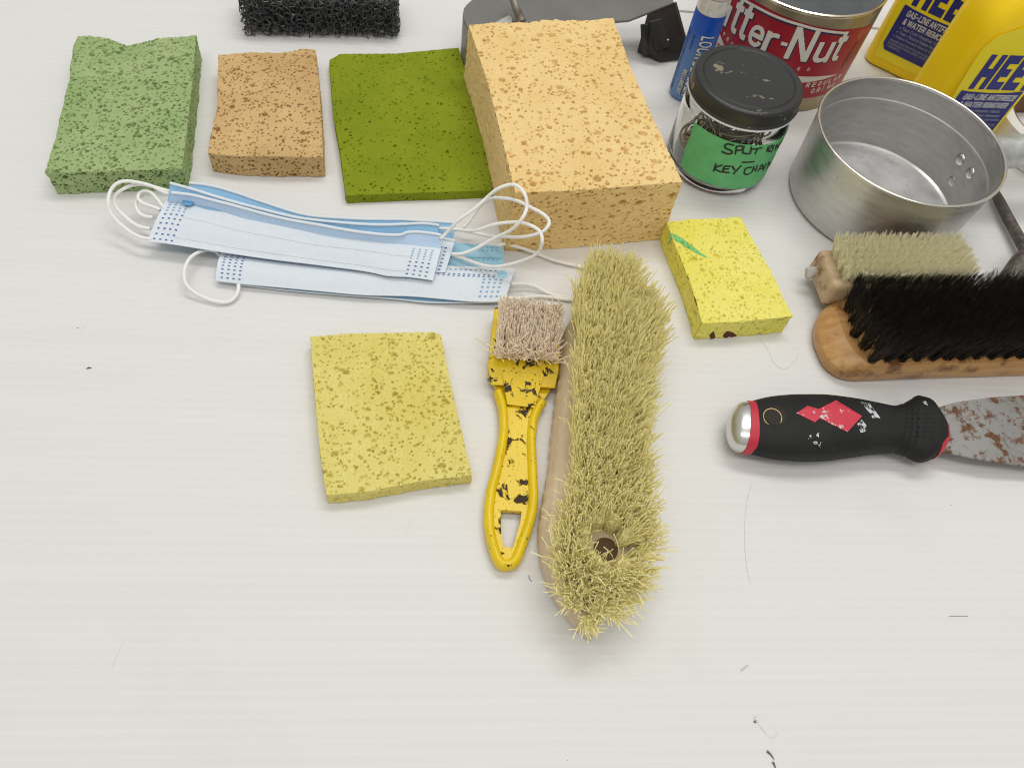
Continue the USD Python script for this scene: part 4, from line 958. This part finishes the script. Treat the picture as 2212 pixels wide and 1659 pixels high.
# green tape
an = np.radians
mat('green_tape', srgb(92, 176, 112), .6, srgb(106, 186, 124), 120., bump=.3, bscale=900.)
tp = raycyl(ZT((335, 820), (300, 950), (245, 1080), (200, 1250), (290, 1340), (400, 1395), (600, 1460), (750, 1475), (860, 1470)), jc, jr)
tp_top = raycyl(ZT((335, 820), (450, 905), (570, 970), (720, 1025), (870, 1045), (1000, 1048)), jc, jr)
top_l = [(a_ * jr, z_) for a_, z_ in tp_top]; bot_l = [(a_ * jr, z_) for a_, z_ in tp]
aR = an(-8) * jr
polyT = sg.Polygon(top_l + [(aR, top_l[-1][1] - .001), (aR, bot_l[-1][1])] + bot_l[::-1]).buffer(0)
tapeP = obj('tape_label', on_cyl(flat(polyT, 0, .00015), jc, jr, .0001), MAT['green_tape'], jar, smooth=30, label='green tape with handwritten SPLIT RINGS KEY CHAINS')
strokes = [[(718, 1048), (670, 1036), (632, 1050), (640, 1078), (695, 1100), (708, 1120), (670, 1136), (606, 1112)], [(748, 1060), (735, 1134)], [(748, 1064), (795, 1056), (812, 1080), (742, 1102)],
           [(822, 1062), (812, 1126), (862, 1132)], [(892, 1068), (880, 1132)], [(905, 1088), (992, 1074)], [(952, 1082), (928, 1134)],
           [(1056, 1064), (1040, 1112)], [(1056, 1064), (1094, 1050), (1090, 1074), (1050, 1090), (1084, 1112)], [(1112, 1050), (1096, 1104)], [(1124, 1096), (1136, 1044), (1150, 1080), (1166, 1032)],
           [(804, 1216), (916, 1210)],
           [(546, 1236), (524, 1302)], [(602, 1246), (538, 1276), (606, 1312)], [(682, 1256), (626, 1260), (614, 1310), (672, 1316)], [(620, 1285), (668, 1280)], [(706, 1256), (728, 1290)], [(790, 1250), (718, 1328)],
           [(892, 1264), (834, 1276), (820, 1318), (848, 1336), (888, 1318)], [(916, 1260), (896, 1312)], [(948, 1250), (930, 1306)], [(906, 1290), (942, 1280)], [(956, 1306), (990, 1240), (1006, 1296)], [(966, 1284), (1002, 1274)], [(1032, 1230), (1014, 1286)], [(1044, 1276), (1060, 1214), (1076, 1256), (1096, 1196)]]
mat('marker_black', (.012, .015, .014), .6)
ink = []
for s_ in strokes:
    q = raycyl(ZT(*s_), jc, jr); q[:, 0] *= jr
    ink.append(sg.LineString(spline(q, 14)).buffer(.00066))
e1 = raycyl(ZT((1166, 1032)), jc, jr)[0] * [jr, 1]; e2 = raycyl(ZT((1096, 1196)), jc, jr)[0] * [jr, 1]
for e_, dx_, word in ((e1, .0012, 'GS'), (e2, .0015, 'S')):
    for i_, ch in enumerate(word):
        p0 = e_ + [dx_ + i_ * .0055, -.0035]
        P_ = {'G': [(.004, .0050), (.001, .0052), (0, .002), (.0012, 0), (.004, .0004), (.004, .0024), (.0022, .0024)], 'S': [(.0036, .0048), (.001, .0050), (.0008, .0032), (.0034, .0020), (.003, .0002), (0, .0004)]}[ch]
        ink.append(sg.LineString(spline(p0 + np.array(P_), 14)).buffer(.00066))
for g_ in ink: obj('handwriting', on_cyl(flat(g_, 0, .0001), jc, jr, .0003), MAT['marker_black'], tapeP)
mat('ring_steel', (.33, .31, .28), .25, metallic=1.); mat('ring_bronze', (.30, .20, .10), .3, metallic=1.)
rr_ = np.random.default_rng(77)
for k in range(46):
    R_ = rr_.uniform(.0085, .0130); th_ = rr_.uniform(0, 2 * np.pi); q_ = (jr - .0035 - R_) * math.sqrt(rr_.random()); zz_ = .008 + .036 * (k / 46) ** 1.0
    t_ = trimesh.creation.torus(R_, .00095, major_sections=22, minor_sections=6)
    tilt = rr_.uniform(0, 1.0) if k % 3 else rr_.uniform(.8, 1.4)
    t_.apply_transform(trimesh.transformations.euler_matrix(tilt, 0, rr_.uniform(0, 6.28)))
    hz = R_ * math.sin(tilt); zz_ = max(zz_, .0065 + hz); zz_ = min(zz_, .050 - hz) if hz < .02 else zz_
    t_.apply_translation((jc[0] + q_ * math.cos(th_), jc[1] + q_ * math.sin(th_), zz_))
    obj('split_ring', t_, MAT['ring_bronze' if k % 4 == 0 else 'ring_steel'], None, smooth=True, label='split key rings heaped inside the glass jar', category='key ring', group='split rings in the jar')

# ------------------------------------------------------------------ coffee can
cc, cr_ = np.array([.153, .592]), .061
can = thing('coffee_can', 'open coffee tin with a red Butter-Nut label behind the jar', 'tin can')
mat('tin_gold', (.34, .29, .18), .38, (.40, .35, .23), 60., metallic=.9); mat('tin_inside', (.34, .35, .36), .5, (.40, .41, .42), 40., metallic=.4); mat('tin_rim', (.62, .56, .42), .25, metallic=1.)
obj('body', lathe([(0, .0015), (cr_ - .004, .0015), (cr_ - .0005, .0005), (cr_ + .0004, .001), (cr_ + .0004, .0035), (cr_, .0042), (cr_, .0785)], cc, 128), MAT['tin_gold'], can, smooth=40)
obj('inside', lathe([(cr_ - .0012, .0785), (cr_ - .0012, .003), (0, .003)], cc, 128), MAT['tin_inside'], can, smooth=40)
obj('rim', lathe([(cr_ - .0016, .0775), (cr_ - .0018, .0795), (cr_ - .0006, .0805), (cr_ + .0006, .0800), (cr_ + .0006, .0785), (cr_ - .0002, .0775)], cc, 128), MAT['tin_rim'], can, smooth=60)
mat('label_red', srgb(142, 18, 34), .4, srgb(158, 25, 42), 25.); mat('label_white', srgb(214, 208, 196), .45); mat('label_navy', (.02, .022, .06), .45); mat('label_brown', (.22, .06, .02), .5, (.10, .03, .012), 90.); mat('label_orange', srgb(190, 84, 50), .5, srgb(150, 60, 40), 200.)
mat('label_silver', (.50, .49, .44), .4, metallic=.6)
D_ = lambda deg: math.radians(deg) * cr_
lab = sg.box(D_(-205), .0125, D_(-30), .0655)
top_w = sg.Polygon([(D_(-205), .065), (D_(-30), .065), (D_(-30), .066), (D_(-60), .0695), (D_(-97), .0725), (D_(-120), .0735), (D_(-160), .0725), (D_(-205), .068)])
cl_ = lambda poly, off, m, nm, **k: obj(nm, on_cyl(flat(poly, 0, .0001), cc, cr_, off), m, can if nm == 'red_label' else labP, **k)
labP = cl_(lab.union(top_w).buffer(0), .0001, MAT['label_red'], 'red_label')
# white swoosh with REGULAR GRIND below
cl_(sg.Polygon([(D_(-80), .0320), (D_(-62), .0318), (D_(-46), .0300), (D_(-60), .0285), (D_(-80), .0262), (D_(-100), .0235), (D_(-100), .030)]), .0002, MAT['label_white'], 'white_swoosh')
cl_(sg.Polygon([(D_(-165), .032), (D_(-146), .036), (D_(-133), .0285), (D_(-120), .0215), (D_(-165), .0215)]), .0002, MAT['label_white'], 'white_swoosh')
cl_(sg.Polygon([(D_(-45), .034), (D_(-36), .050), (D_(-29.5), .064), (D_(-31), .066), (D_(-48), .0655), (D_(-46), .060), (D_(-44), .058), (D_(-41), .052)]), .0002, MAT['label_orange'], 'nut_picture')
nut = affinity.rotate(affinity.scale(sg.Point(D_(-41.5), .047).buffer(1., 24), .0034, .0125), -14)
cl_(nut, .0003, MAT['label_brown'], 'nut_picture')
cl_(affinity.rotate(affinity.scale(sg.Point(D_(-40.6), .049).buffer(1., 24), .0011, .0085), -14), .0004, MAT['label_orange'], 'nut_picture')
def letter(ch, deg, w, h, z0=.0440):
    for off, m, nm, dx, dz in ((.00025, MAT['label_navy'], 'letter_shadow', .0011, -.0009), (.00045, MAT['label_white'], 'letter', 0, 0)):
        t = text_box(ch, w, h, .0001, True); t.apply_translation((D_(deg) - w / 2 + dx, z0 + dz, 0))
        obj(nm, on_cyl(t, cc, cr_, off), m, labP)
for ch, deg, w, h in (('B', -170, .015, .025), ('u', -149, .0115, .0155), ('t', -137.2, .0080, .0260), ('t', -129.0, .0080, .0260), ('e', -118.3, .0112, .0160), ('r', -107.8, .0092, .0160), ('N', -87.5, .0172, .0250), ('u', -70.3, .0130, .0165), ('t', -59.5, .0082, .0240)):
    letter(ch, deg, w, h)
letter('-', -98.8, .0045, .0026, .0530)
bar = [(D_(-160), .0665), (D_(-137), .0695), (D_(-120), .0708), (D_(-100), .0708), (D_(-80), .0695), (D_(-58.5), .0668)]
for off, m, w, dz in ((.0003, MAT['label_navy'], .0011, -.0013), (.0006, MAT['label_white'], .0009, 0)):
    cl_(sg.LineString([(a_, z_ + dz) for a_, z_ in spline(bar, 40)]).buffer(w, cap_style='flat'), off, m, 'swash_line')
def can_text(s, a0, a1, z, h, m, tilt=0.):
    n = len(s)
    for i, ch in enumerate(s):
        if ch == ' ': continue
        t_ = i / max(1, n - 1); w = h * .72
        t = text_box(ch, w * (.35 if ch == 'I' else 1), h, .0001, True); t.apply_translation((D_(a0 + (a1 - a0) * t_) - w / 2, z + tilt * t_, 0))
        obj('small_letter', on_cyl(t, cc, cr_, .0003), m, labP)
can_text('SPECIAL', -147, -119, .0385, .0028, MAT['label_white'], -.006)
can_text('BLENDED', -118, -75, .0355, .0026, MAT['label_white'], .0015)
can_text('REGULAR', -69.5, -41, .0226, .0042, MAT['label_white'], .0012)
can_text('GRIND', -63, -44, .0168, .0042, MAT['label_white'], .001)
can_text('COFFEE', -152, -130, .0255, .0045, MAT['label_red'], .0)

# ------------------------------------------------------------------ lock de-icer tube
dc, dr = np.array([.0852, .5290]), .0112
di = thing('lock_deicer_tube', 'blue lock de-icer tube with a grubby white cap, standing left of the jar', 'tube')
blue = usdkit.material(stage, '/World/Looks/blue_tube', {'g': ('geometry', {}), 's': ('separate_xyz', {}), 'mr': ('map_range', {'from_min': .0, 'from_max': .075}), 'r': ('rgb_ramp', {'ramp': [(.0, srgb(96, 134, 185)), (.55, srgb(82, 122, 180)), (.78, srgb(20, 82, 180)), (1, srgb(8, 66, 165))]}), 'p': ('principled_bsdf', {'roughness': .38})},
    [('g.position', 's.vector'), ('s.z', 'mr.value'), ('mr.result', 'r.fac'), ('r.color', 'p.base_color')], surface='p.BSDF')
obj('tube', lathe([(0, .0003), (dr - .003, .0003), (dr - .0008, .0012), (dr, .004), (dr, .070), (dr - .002, .0708), (0, .0709)], dc, 64), blue, di, smooth=40)
mat('grubby_white', (.66, .64, .58), .5, (.30, .28, .25), 120., (.45, .8))
obj('cap', lathe([(0, .0702), (dr - .0002, .0702), (dr + .0001, .0710), (dr - .0006, .0800), (dr - .0012, .0805), (dr - .0012, .082), (dr - .0006, .0825), (dr - .0022, .096), (dr - .006, .098), (0, .0985)], dc, 64), MAT['grubby_white'], di, smooth=40)
q = raycyl(ZJ((475, 350), (255, 915), (270, 670), (190, 915)), dc, dr)
mat('letter_white', (.66, .65, .6), .5)
def tube_text(s, ang, ztop, zbot, h, m, off=.0003):
    t = text_box(s, ztop - zbot, h, .0001, True)
    v = t.vertices.copy(); t.vertices = np.c_[v[:, 1] + ang * dr - h / 2, ztop - v[:, 0], v[:, 2]]     # reads downwards
    return on_cyl(t, dc, dr, off)
a_main, a_sub = q[0, 0] * .6 + q[1, 0] * .4 , q[2, 0]
TX = []
for s, ang, zt_, zb_, h in (('LOCK DE-ICER', -1.36, .0560, .0065, .0095), ('AND LUBRICANT', -2.03, .0275, .0062, .0032)):
    obj('lettering_shadow', tube_text(s, ang + .03, zt_ - .0003, zb_ - .0003, h * 1.13, MAT['label_navy'], .0002), MAT['label_navy'], di)
    obj('lettering', tube_text(s, ang, zt_, zb_, h, MAT['letter_white'], .0004), MAT['letter_white'], di)
mat('fine_print', (.03, .06, .15), .5)
for i_, s in enumerate(('DIRECTIONS INSERT TIP IN LOCK AND SQUEEZE', 'KEEP OUT OF REACH OF CHILDREN  DANGER')):
    obj('fine_print', tube_text(s, -2.86 + i_ * .17, .056, .006, .0011, None), MAT['fine_print'], di)
obj('fine_print', tube_text('NET .625 FL OZ', -2.25, .054, .043, .0016, None), MAT['fine_print'], di)

# ------------------------------------------------------------------ saucepan
pc = np.array([.2272, .4512]); pr, pz = .0638, .0560
pan = thing('saucepan', 'small dull aluminium saucepan with a riveted handle', 'saucepan')
def alu(name, c, rough, spotty=False):
    n = {'g': ('texture_coordinate', {}), 'mp': ('mapping', {'scale': (1, 1, 5)}), 'n': ('noise_texture', {'scale': 60., 'detail': 6., 'roughness': .65}), 'r': ('rgb_ramp', {'ramp': [(.3, tuple(x * .80 for x in c)), (.7, c)]}),
         'n2': ('noise_texture', {'scale': 420., 'detail': 3.}), 'r2': ('rgb_ramp', {'ramp': [(.66, (1, 1, 1)), (.72, (.35, .36, .37))]}), 'm': ('mix_color', {'blend_type': 'multiply', 'fac': 1. if spotty else .4}),
         'r3': ('rgb_ramp', {'ramp': [(.3, (rough - .05,) * 3), (.7, (rough + .07,) * 3)]}), 'p': ('principled_bsdf', {'metallic': 1.}), 'b': ('bump', {'strength': .10, 'distance': .0002})}
    l = [('g.object', 'mp.vector'), ('mp.vector', 'n.vector'), ('n.fac', 'r.fac'), ('g.object', 'n2.vector'), ('n2.fac', 'r2.fac'), ('r.color', 'm.a'), ('r2.color', 'm.b'), ('m.result', 'p.base_color'), ('n.fac', 'r3.fac'), ('r3.color', 'p.roughness'), ('n.fac', 'b.height'), ('b.normal', 'p.normal')]
    MAT[name] = usdkit.material(stage, '/World/Looks/' + name, n, l, surface='p.BSDF')
alu('aluminium', (.62, .61, .59), .40); alu('aluminium_spotted', (.68, .68, .675), .42, True)
rb_ = .0606
obj('outer_wall', lathe([(0, .0004), (rb_ - .004, .0004), (rb_ - .001, .0016), (rb_, .004), (pr - .0014, .049), (pr - .0008, .0530), (pr - .0008, .0545)], pc, 144), MAT['aluminium'], pan, smooth=40)
obj('inner_wall', lathe([(pr - .0019, .0550), (pr - .0021, .0530), (pr - .0026, .0405), (pr - .0032, .0397), (rb_ - .0014, .0070), (rb_ - .0030, .0035), (rb_ - .0050, .0024)], pc, 144), MAT['aluminium'], pan, smooth=25)
obj('base', lathe([(rb_ - .0048, .00235), (rb_ - .0075, .0020), (0, .0020)], pc, 144), MAT['aluminium_spotted'], pan, smooth=40)
mat('bright_rim', (.72, .70, .66), .2, metallic=1.)
a = np.linspace(0, 2 * np.pi, 160, endpoint=False)
obj('rolled_rim', tube(np.c_[pc[0] + (pr - .0012) * np.cos(a), pc[1] + (pr - .0012) * np.sin(a), np.full(160, .0555)], .00115, 10, closed=True), MAT['bright_rim'], pan, smooth=True)
for p in ((1698, 870), (1793, 1000), (1620, 1080)):
    a_, z_ = raycyl(ZP(p), pc, pr - .0035, True)[0]
    s_ = trimesh.creation.icosphere(3, .0042); s_.vertices *= [.45, 1, 1]
    s_.apply_transform(trimesh.transformations.rotation_matrix(a_, (0, 0, 1))); s_.apply_translation((pc[0] + (pr - .0034) * math.cos(a_), pc[1] + (pr - .0034) * math.sin(a_), z_))
    obj('rivet', s_, MAT['bright_rim'], pan, smooth=True)
mat('worn_handle', (.40, .41, .39), .42, (.55, .56, .53), 90., metallic=.75, bump=.3, bscale=500.)
ha = math.radians(17); hd_ = np.array([math.cos(ha), math.sin(ha), 0])
h0 = np.array([*pc, .0420]) + hd_ * (pr - .0018)
hp = np.array([h0, h0 + hd_ * .008 + [0, 0, .0005], h0 + hd_ * .03 + [0, 0, .0025], h0 + hd_ * .07 + [0, 0, .005], h0 + hd_ * .13 + [0, 0, .008]])
obj('handle', tube(spline(hp, 40), np.interp(np.linspace(0, 1, 40), [0, .1, .4, 1], [.0125, .0115, .0110, .010]), 24), MAT['worn_handle'], pan, smooth=40)

# ------------------------------------------------------------------ yellow antifreeze bottles
mat('yellow_plastic', srgb(246, 206, 3), .34, srgb(250, 214, 8), 14., spec=.45, extra={'subsurface_weight': .1, 'subsurface_radius': (1., .7, .1), 'subsurface_scale': .003})
mat('label_yellow', srgb(236, 216, 12), .3); mat('heet_blue', srgb(28, 32, 112), .35); mat('label_text', srgb(206, 204, 200), .4); mat('label_text_dim', srgb(150, 150, 170), .4); mat('bottle_cap', srgb(190, 30, 30), .4)
def bottle(label, corner, az, w=.064, d=.046, dz=0., dx=0.):
    """corner: front left foot; az: direction of the front face, left to right."""
    t = thing('antifreeze_bottle', label, 'bottle', None)
    ux = np.array([math.cos(az), math.sin(az), 0]); uy = np.array([-math.sin(az), math.cos(az), 0]); uz = np.array([0, 0, 1.])
    o = np.array([*corner, 0])
    rings = []
    N = 72
    def ring(ww, dd, r, z, sh=0.):
        p = sg.box(-ww / 2 + r, -dd / 2 + r, ww / 2 - r, dd / 2 - r).buffer(r, 16) if min(ww, dd) > 2 * r + 1e-6 else sg.Point(0, 0).buffer(min(ww, dd) / 2, 16)
        e = np.array(p.exterior.coords)[:-1]; e = ccw(e); k = np.argmax(np.cos(np.arctan2(e[:, 1], e[:, 0]))); e = np.roll(e, -k, 0)
        e = resample(e, N, True)
        return np.array([o + ux * (w / 2 + x + sh) + uy * (d / 2 + y) + uz * z for x, y in e])
    spec = [(w - .008, d - .008, .008, .0005), (w - .002, d - .002, .010, .0015), (w, d, .011, .005), (w, d, .011, .088), (w - .001, d - .001, .012, .098), (w - .005, d - .004, .013, .107), (w - .014, d - .010, .014, .116), (w - .028, d - .020, .011, .125), (.026, .026, .0128, .132), (.025, .025, .0124, .134), (.025, .025, .0124, .142), (.001, .001, .0004, .1422)]
    R = [ring(*s) for s in spec]
    V = np.vstack(R); f = []
    for k in range(len(R) - 1):
        for j in range(N):
            a, b, c, e = k * N + j, k * N + (j + 1) % N, (k + 1) * N + (j + 1) % N, (k + 1) * N + j
            f += [(a, b, c), (a, c, e)]
    V = np.vstack([V, R[0].mean(0)]); f += [(len(V) - 1, (j + 1) % N, j) for j in range(N)]
    obj('body', trimesh.Trimesh(V, f, process=False), MAT['yellow_plastic'], t, smooth=40)
    cap = trimesh.creation.cylinder(.0150, .020, sections=48); cap.apply_translation(o + ux * w / 2 + uy * d / 2 + uz * .148); obj('cap', cap, MAT['bottle_cap'], t, smooth=40)
    # front panel: x across, y up, proud of the face
    def pl(m, lift): return on_plane(m, o - uy * lift, ux, uz, -uy)
    pan_ = sg.Polygon([(.0080, .009), (w - .0045, .009), (w - .0030, .080), (w - .006, .091), (w / 2 + .012, .1005), (w / 2 - .010, .1005), (.0075, .0935), (.0030, .083), (.0030, .074)]).buffer(-.002).buffer(.002, 8)
    lb_ = obj('label', pl(flat(pan_, 0, .0002), .0002), MAT['label_yellow'], t)
    bl2 = sg.Polygon([(.0088, .018), (.012, .0135), (w - .0065, .0135), (w - .0060, .0520), (w * .75, .0503), (w * .5, .0496), (w * .25, .0503), (.0088, .0512)]).buffer(-.001).buffer(.001, 8)
    bl2 = affinity.translate(bl2, dx, dz)
    obj('blue_field', pl(flat(bl2, 0, .0002), .0005), MAT['heet_blue'], lb_)
    for i, (x0, x1) in enumerate(((.0128, .0252), (.0268, .0375), (.0391, .0498), (.0512, .0615))):
        W_, h_, k_ = x1 - x0, .0275, .0043
        bars = {'H': [(0, 0, k_, h_), (W_ - k_, 0, W_, h_), (0, h_ * .36, W_, h_ * .60)], 'E': [(0, 0, k_, h_), (0, 0, W_, h_ * .235), (0, h_ * .385, W_ * .86, h_ * .61), (0, h_ * .765, W_, h_)], 'T': [(0, h_ * .765, W_, h_), (W_ / 2 - k_ / 2, 0, W_ / 2 + k_ / 2, h_)]}['HEET'[i]]
        m = flat(affinity.skew(shapely.union_all([sg.box(*b_) for b_ in bars]), 0, 0)); m.apply_translation((x0 + dx, .0525 + dz, 0))
        obj('letter', pl(m, .0005), MAT['heet_blue'], lb_)
    for s, x0, ww, y0, h, mm in (('GAS-LINE ANTIFREEZE', .0135, .042, .0436, .0050, 'label_text'), ('& WATER REMOVER', .0140, .0395, .0372, .0048, 'label_text'), ('• Fast Cold Weather Starts', .0140, .037, .0330, .0026, 'label_text_dim'), ('• Year-Round Water Remover', .0135, .040, .0292, .0026, 'label_text_dim'),
                            ('• Helps Prevent Rust & Corrosion', .0125, .043, .0254, .0026, 'label_text_dim'), ('DANGER: MAY BE FATAL OR CAUSE', .0120, .033, .0220, .0018, 'label_text_dim'), ('BLINDNESS IF SWALLOWED. VAPOR', .0120, .033, .0194, .0018, 'label_text_dim'), ('HARMFUL.', .0125, .012, .0168, .0018, 'label_text_dim'), ('12 FL OZ', .0475, .0075, .0212, .0020, 'label_text_dim'), ('(355 mL)', .0475, .0075, .0182, .0020, 'label_text_dim')):
        m = text_box(s, ww, h, .0002, h > .004, .10); m.apply_translation((x0 + dx, y0 + dz, 0))
        obj('lettering', pl(m, .0008), MAT[mm], lb_)
bottle('yellow HEET antifreeze bottle nearer the camera, right behind the saucepan', (.2665, .5225), math.radians(15))
bottle('yellow HEET antifreeze bottle farther back, partly hidden by the nearer one', (.2340, .6230), math.radians(-27), dz=.0035, dx=.001)

# ------------------------------------------------------------------ grey metal plate with a black plastic foot
mat('grey_paint', (.135, .133, .12), .42, (.16, .157, .142), 30., bump=.1, bscale=700.); mat('black_plastic', (.012, .012, .010), .45, (.02, .019, .016), 60.); mat('dark_steel', (.16, .14, .11), .45, (.28, .26, .22), 80., metallic=.6)
gpz = .036
gt = thing('metal_plate', 'grey painted metal plate with rounded corner behind the big orange sponge', 'metal plate')
pp = ats(ZK((135, 260), (100, 180), (93, 130), (100, 80), (130, 40), (170, 5), (260, -40), (2030, -60), (2052, 25), (1640, 188), (1490, 200), (900, 230)), gpz)[:, :2]
back = pp.mean(0) * 0
outp = resample(pp, 220, True)
obj('plate', slab(outp, [(.0004, gpz - .0022), (0, gpz - .0018), (0, gpz - .0004), (.0004, gpz)]), MAT['grey_paint'], gt, smooth=40)
fl_pts = ats(ZK((135, 260), (100, 180), (93, 130), (100, 80), (130, 40), (170, 5), (260, -40)), gpz)[:, :2]
fp = resample(fl_pts, 40); inn_ = insetc(np.c_[fp, fp[:, 0]], -.0015)
obj('side_flange', extr(sg.Polygon(np.vstack([fp, inn_[::-1]])).buffer(.0002), .0002, gpz - .002), MAT['grey_paint'], gt)
arm = ats(ZK((520, -60), (560, 10), (590, 90), (620, 160), (640, 210)), [.050, .048, .045, .041, .0385])
obj('spring_arm', tube(spline(arm, 24), np.linspace(.0020, .0036, 24), 14), MAT['dark_steel'], gt, smooth=True)
st = ats(ZK((400, 215), (520, 150), (545, 175), (540, 215)), gpz + .0008)[:, :2]
mat('light_grey', (.42, .41, .38), .4); obj('pale_strip', extr(sg.Polygon(st).buffer(.0005), gpz + .0003, gpz + .0009), MAT['light_grey'], gt)  # narrow pale grey strip along the plate's fold
kx = lambda p, z: at(*ZK(p)[0], z)
T1, T2 = kx((1820, 135), .033), kx((2055, 40), .033)
F1, F2 = kx((1925, 560), .0025), kx((2120, 535), .0025)
M1, M2 = kx((1850, 430), .014), kx((2146, 370), .014)
dn = lambda p, z=.0012: np.array([p[0], p[1], z])
obj('plastic_foot', rhull([T1, T2, dn(T1), dn(T2), F1, F2, M1, M2], .0012), MAT['black_plastic'], gt, smooth=35)
e0 = kx((1752, 240), .026); e1_ = kx((1795, 400), .014); e2_ = kx((1850, 425), .012)
obj('foot_lug', rhull([e0, e1_, e2_, e0 + [.012, .004, 0], e2_ + [.01, .008, .004], dn(e1_, .004), dn(e2_, .004), e0 + [.006, .006, -.012]], .001), MAT['black_plastic'], gt, smooth=35)
obj('foot_rib', tube(np.array([T2 + [0, 0, .001], M2 + [0, 0, .001], F2 + [.001, 0, .001]]), .0016, 10), MAT['black_plastic'], gt, smooth=True)
c_a, c_b = kx((1900, 300), .024), kx((1985, 470), .0125)
obj('foot_pad', rhull([kx((1840, 210), .0295), kx((1930, 190), .0300), kx((1900, 460), .0125), kx((2000, 420), .0150), kx((1860, 420), .0140)], .0013), MAT['black_plastic'], gt, smooth=40)
wd = trimesh.creation.icosphere(2, .0009); wd.apply_translation(kx((1995, 375), .0185)); obj('glint_bead', wd, MAT['chrome'], gt, smooth=True)  # added chrome bead standing for a small white glint on the foot

# ------------------------------------------------------------------ rusty tool, white tape roll
tl_ = thing('rusty_tool', 'dark rusted steel tool with two arms between the saucepan and the right edge', 'hand tool')
mat('rusted_steel', (.06, .048, .038), .6, (.17, .15, .13), 140., metallic=.35, bump=.5, bscale=500.)
p1 = ats(ZS((300, 680), (360, 790), (480, 1020), (600, 1240), (690, 1400)), [.006, .006, .007, .008, .009])
obj('long_arm', tube(spline(p1, 30), np.interp(np.linspace(0, 1, 30), [0, .2, 1], [.0028, .0036, .0040]), 16), MAT['rusted_steel'], tl_, smooth=True)
p2 = ats(ZS((700, 1330), (600, 1400), (520, 1490), (430, 1590)), [.0160, .0150, .0135, .012])
obj('short_arm', tube(spline(p2, 24), np.linspace(.0095, .0070, 24), 18), MAT['rusted_steel'], tl_, smooth=True)
piv = at(*ZS((720, 1400))[0], .009); cy = trimesh.creation.cylinder(.012, .014, sections=32); cy.apply_translation(piv); obj('pivot', cy, MAT['rusted_steel'], tl_, smooth=40)
tr_ = thing('tape_roll', 'white tape roll with a brown core behind the saucepan handle', 'tape roll')
mat('tape_white', (.76, .75, .73), .4); mat('card_brown', (.13, .06, .03), .7, (.17, .085, .045), 80.)
tlft = at(*ZH((1545, 1290))[0], .022)
tcn = tlft[:2] + np.array([.046, .012]); to = float(np.linalg.norm(tlft[:2] - tcn))
obj('tape_layers', lathe([(to - .009, .0005), (to, .0005), (to, .0225), (to - .009, .0225)], tcn, 96), MAT['tape_white'], tr_, smooth=30)
obj('cardboard_core', lathe([(to - .0092, .0222), (to - .0092, .0006), (to - .0105, .0006), (to - .0105, .0222), (to - .0092, .0222)], tcn, 96), MAT['card_brown'], tr_, smooth=30)

# ------------------------------------------------------------------ hairs, crumbs
mat('hair_dark', (.05, .04, .03), .5); mat('hair_pale', (.58, .55, .50), .5); mat('crumb', (.10, .07, .05), .8); mat('crumb_grey', (.60, .59, .56), .7)
hairs = [(ZU((275, 755), (235, 900), (220, 1050), (218, 1170), (232, 1350), (262, 1480)), 'hair_pale', .00006, 'faint curved hair lying on the board below the putty knife handle'),
         (ZN((60, 1075), (130, 1170), (170, 1260), (250, 1315), (320, 1280), (380, 1170)), 'hair_pale', .00006, 'fine curved hair on the board below the small bright yellow sponge'),
         (ZV2((522, 985), (528, 1015), (548, 1042)), 'hair_dark', .00012, 'short dark hair on the board by the end of the yellow handle'),
         ([(2050, 1331), (2070, 1330), (2090, 1330)], 'hair_dark', .00009, 'short dark bristle lying on the board near the lower right corner'),]
for P, m, r, lb in hairs:
    Q = spline(ats(P, .0003), 40); Q[:, 2] = r + .0001
    obj('hair', tube(Q, r, 5), MAT[m], None, smooth=True, label=lb, category='hair')
crumbs = [([(186, 797), (191, 793), (198, 795)], .0002, 'crumb', 'dark sliver of debris, larger of two specks at the left'), ([(166, 708), (170, 709)], .0002, 'crumb', 'tiny dark speck left of the masks, above the larger sliver'),
          ([(1226, 1641), (1226.5, 1642)], .0002, 'crumb', 'tiny dark speck on the board below the scrubbing brush point'), ([(1602, 1446), (1609, 1441), (1616, 1436)], .0007, 'crumb_grey', 'pale grey flake on the board right of the scrubbing brush point'),
          ([(2090, 1330), (2091, 1330)], .0002, 'crumb', 'dark crumb at the end of the short dark bristle'), ([(2367, 1190), (2369, 1191)], .0004, 'crumb', ''), ([(2053, 1090), (2055, 1091)], .0002, 'crumb', 'tiny dark speck on the board below the rusty blade')]
for P, r, m, lb in crumbs:
    if not lb: continue
    obj('speck', rhull(ats(P, r * .5 + .0001), r * .5), MAT[m], None, label=lb, category='speck')
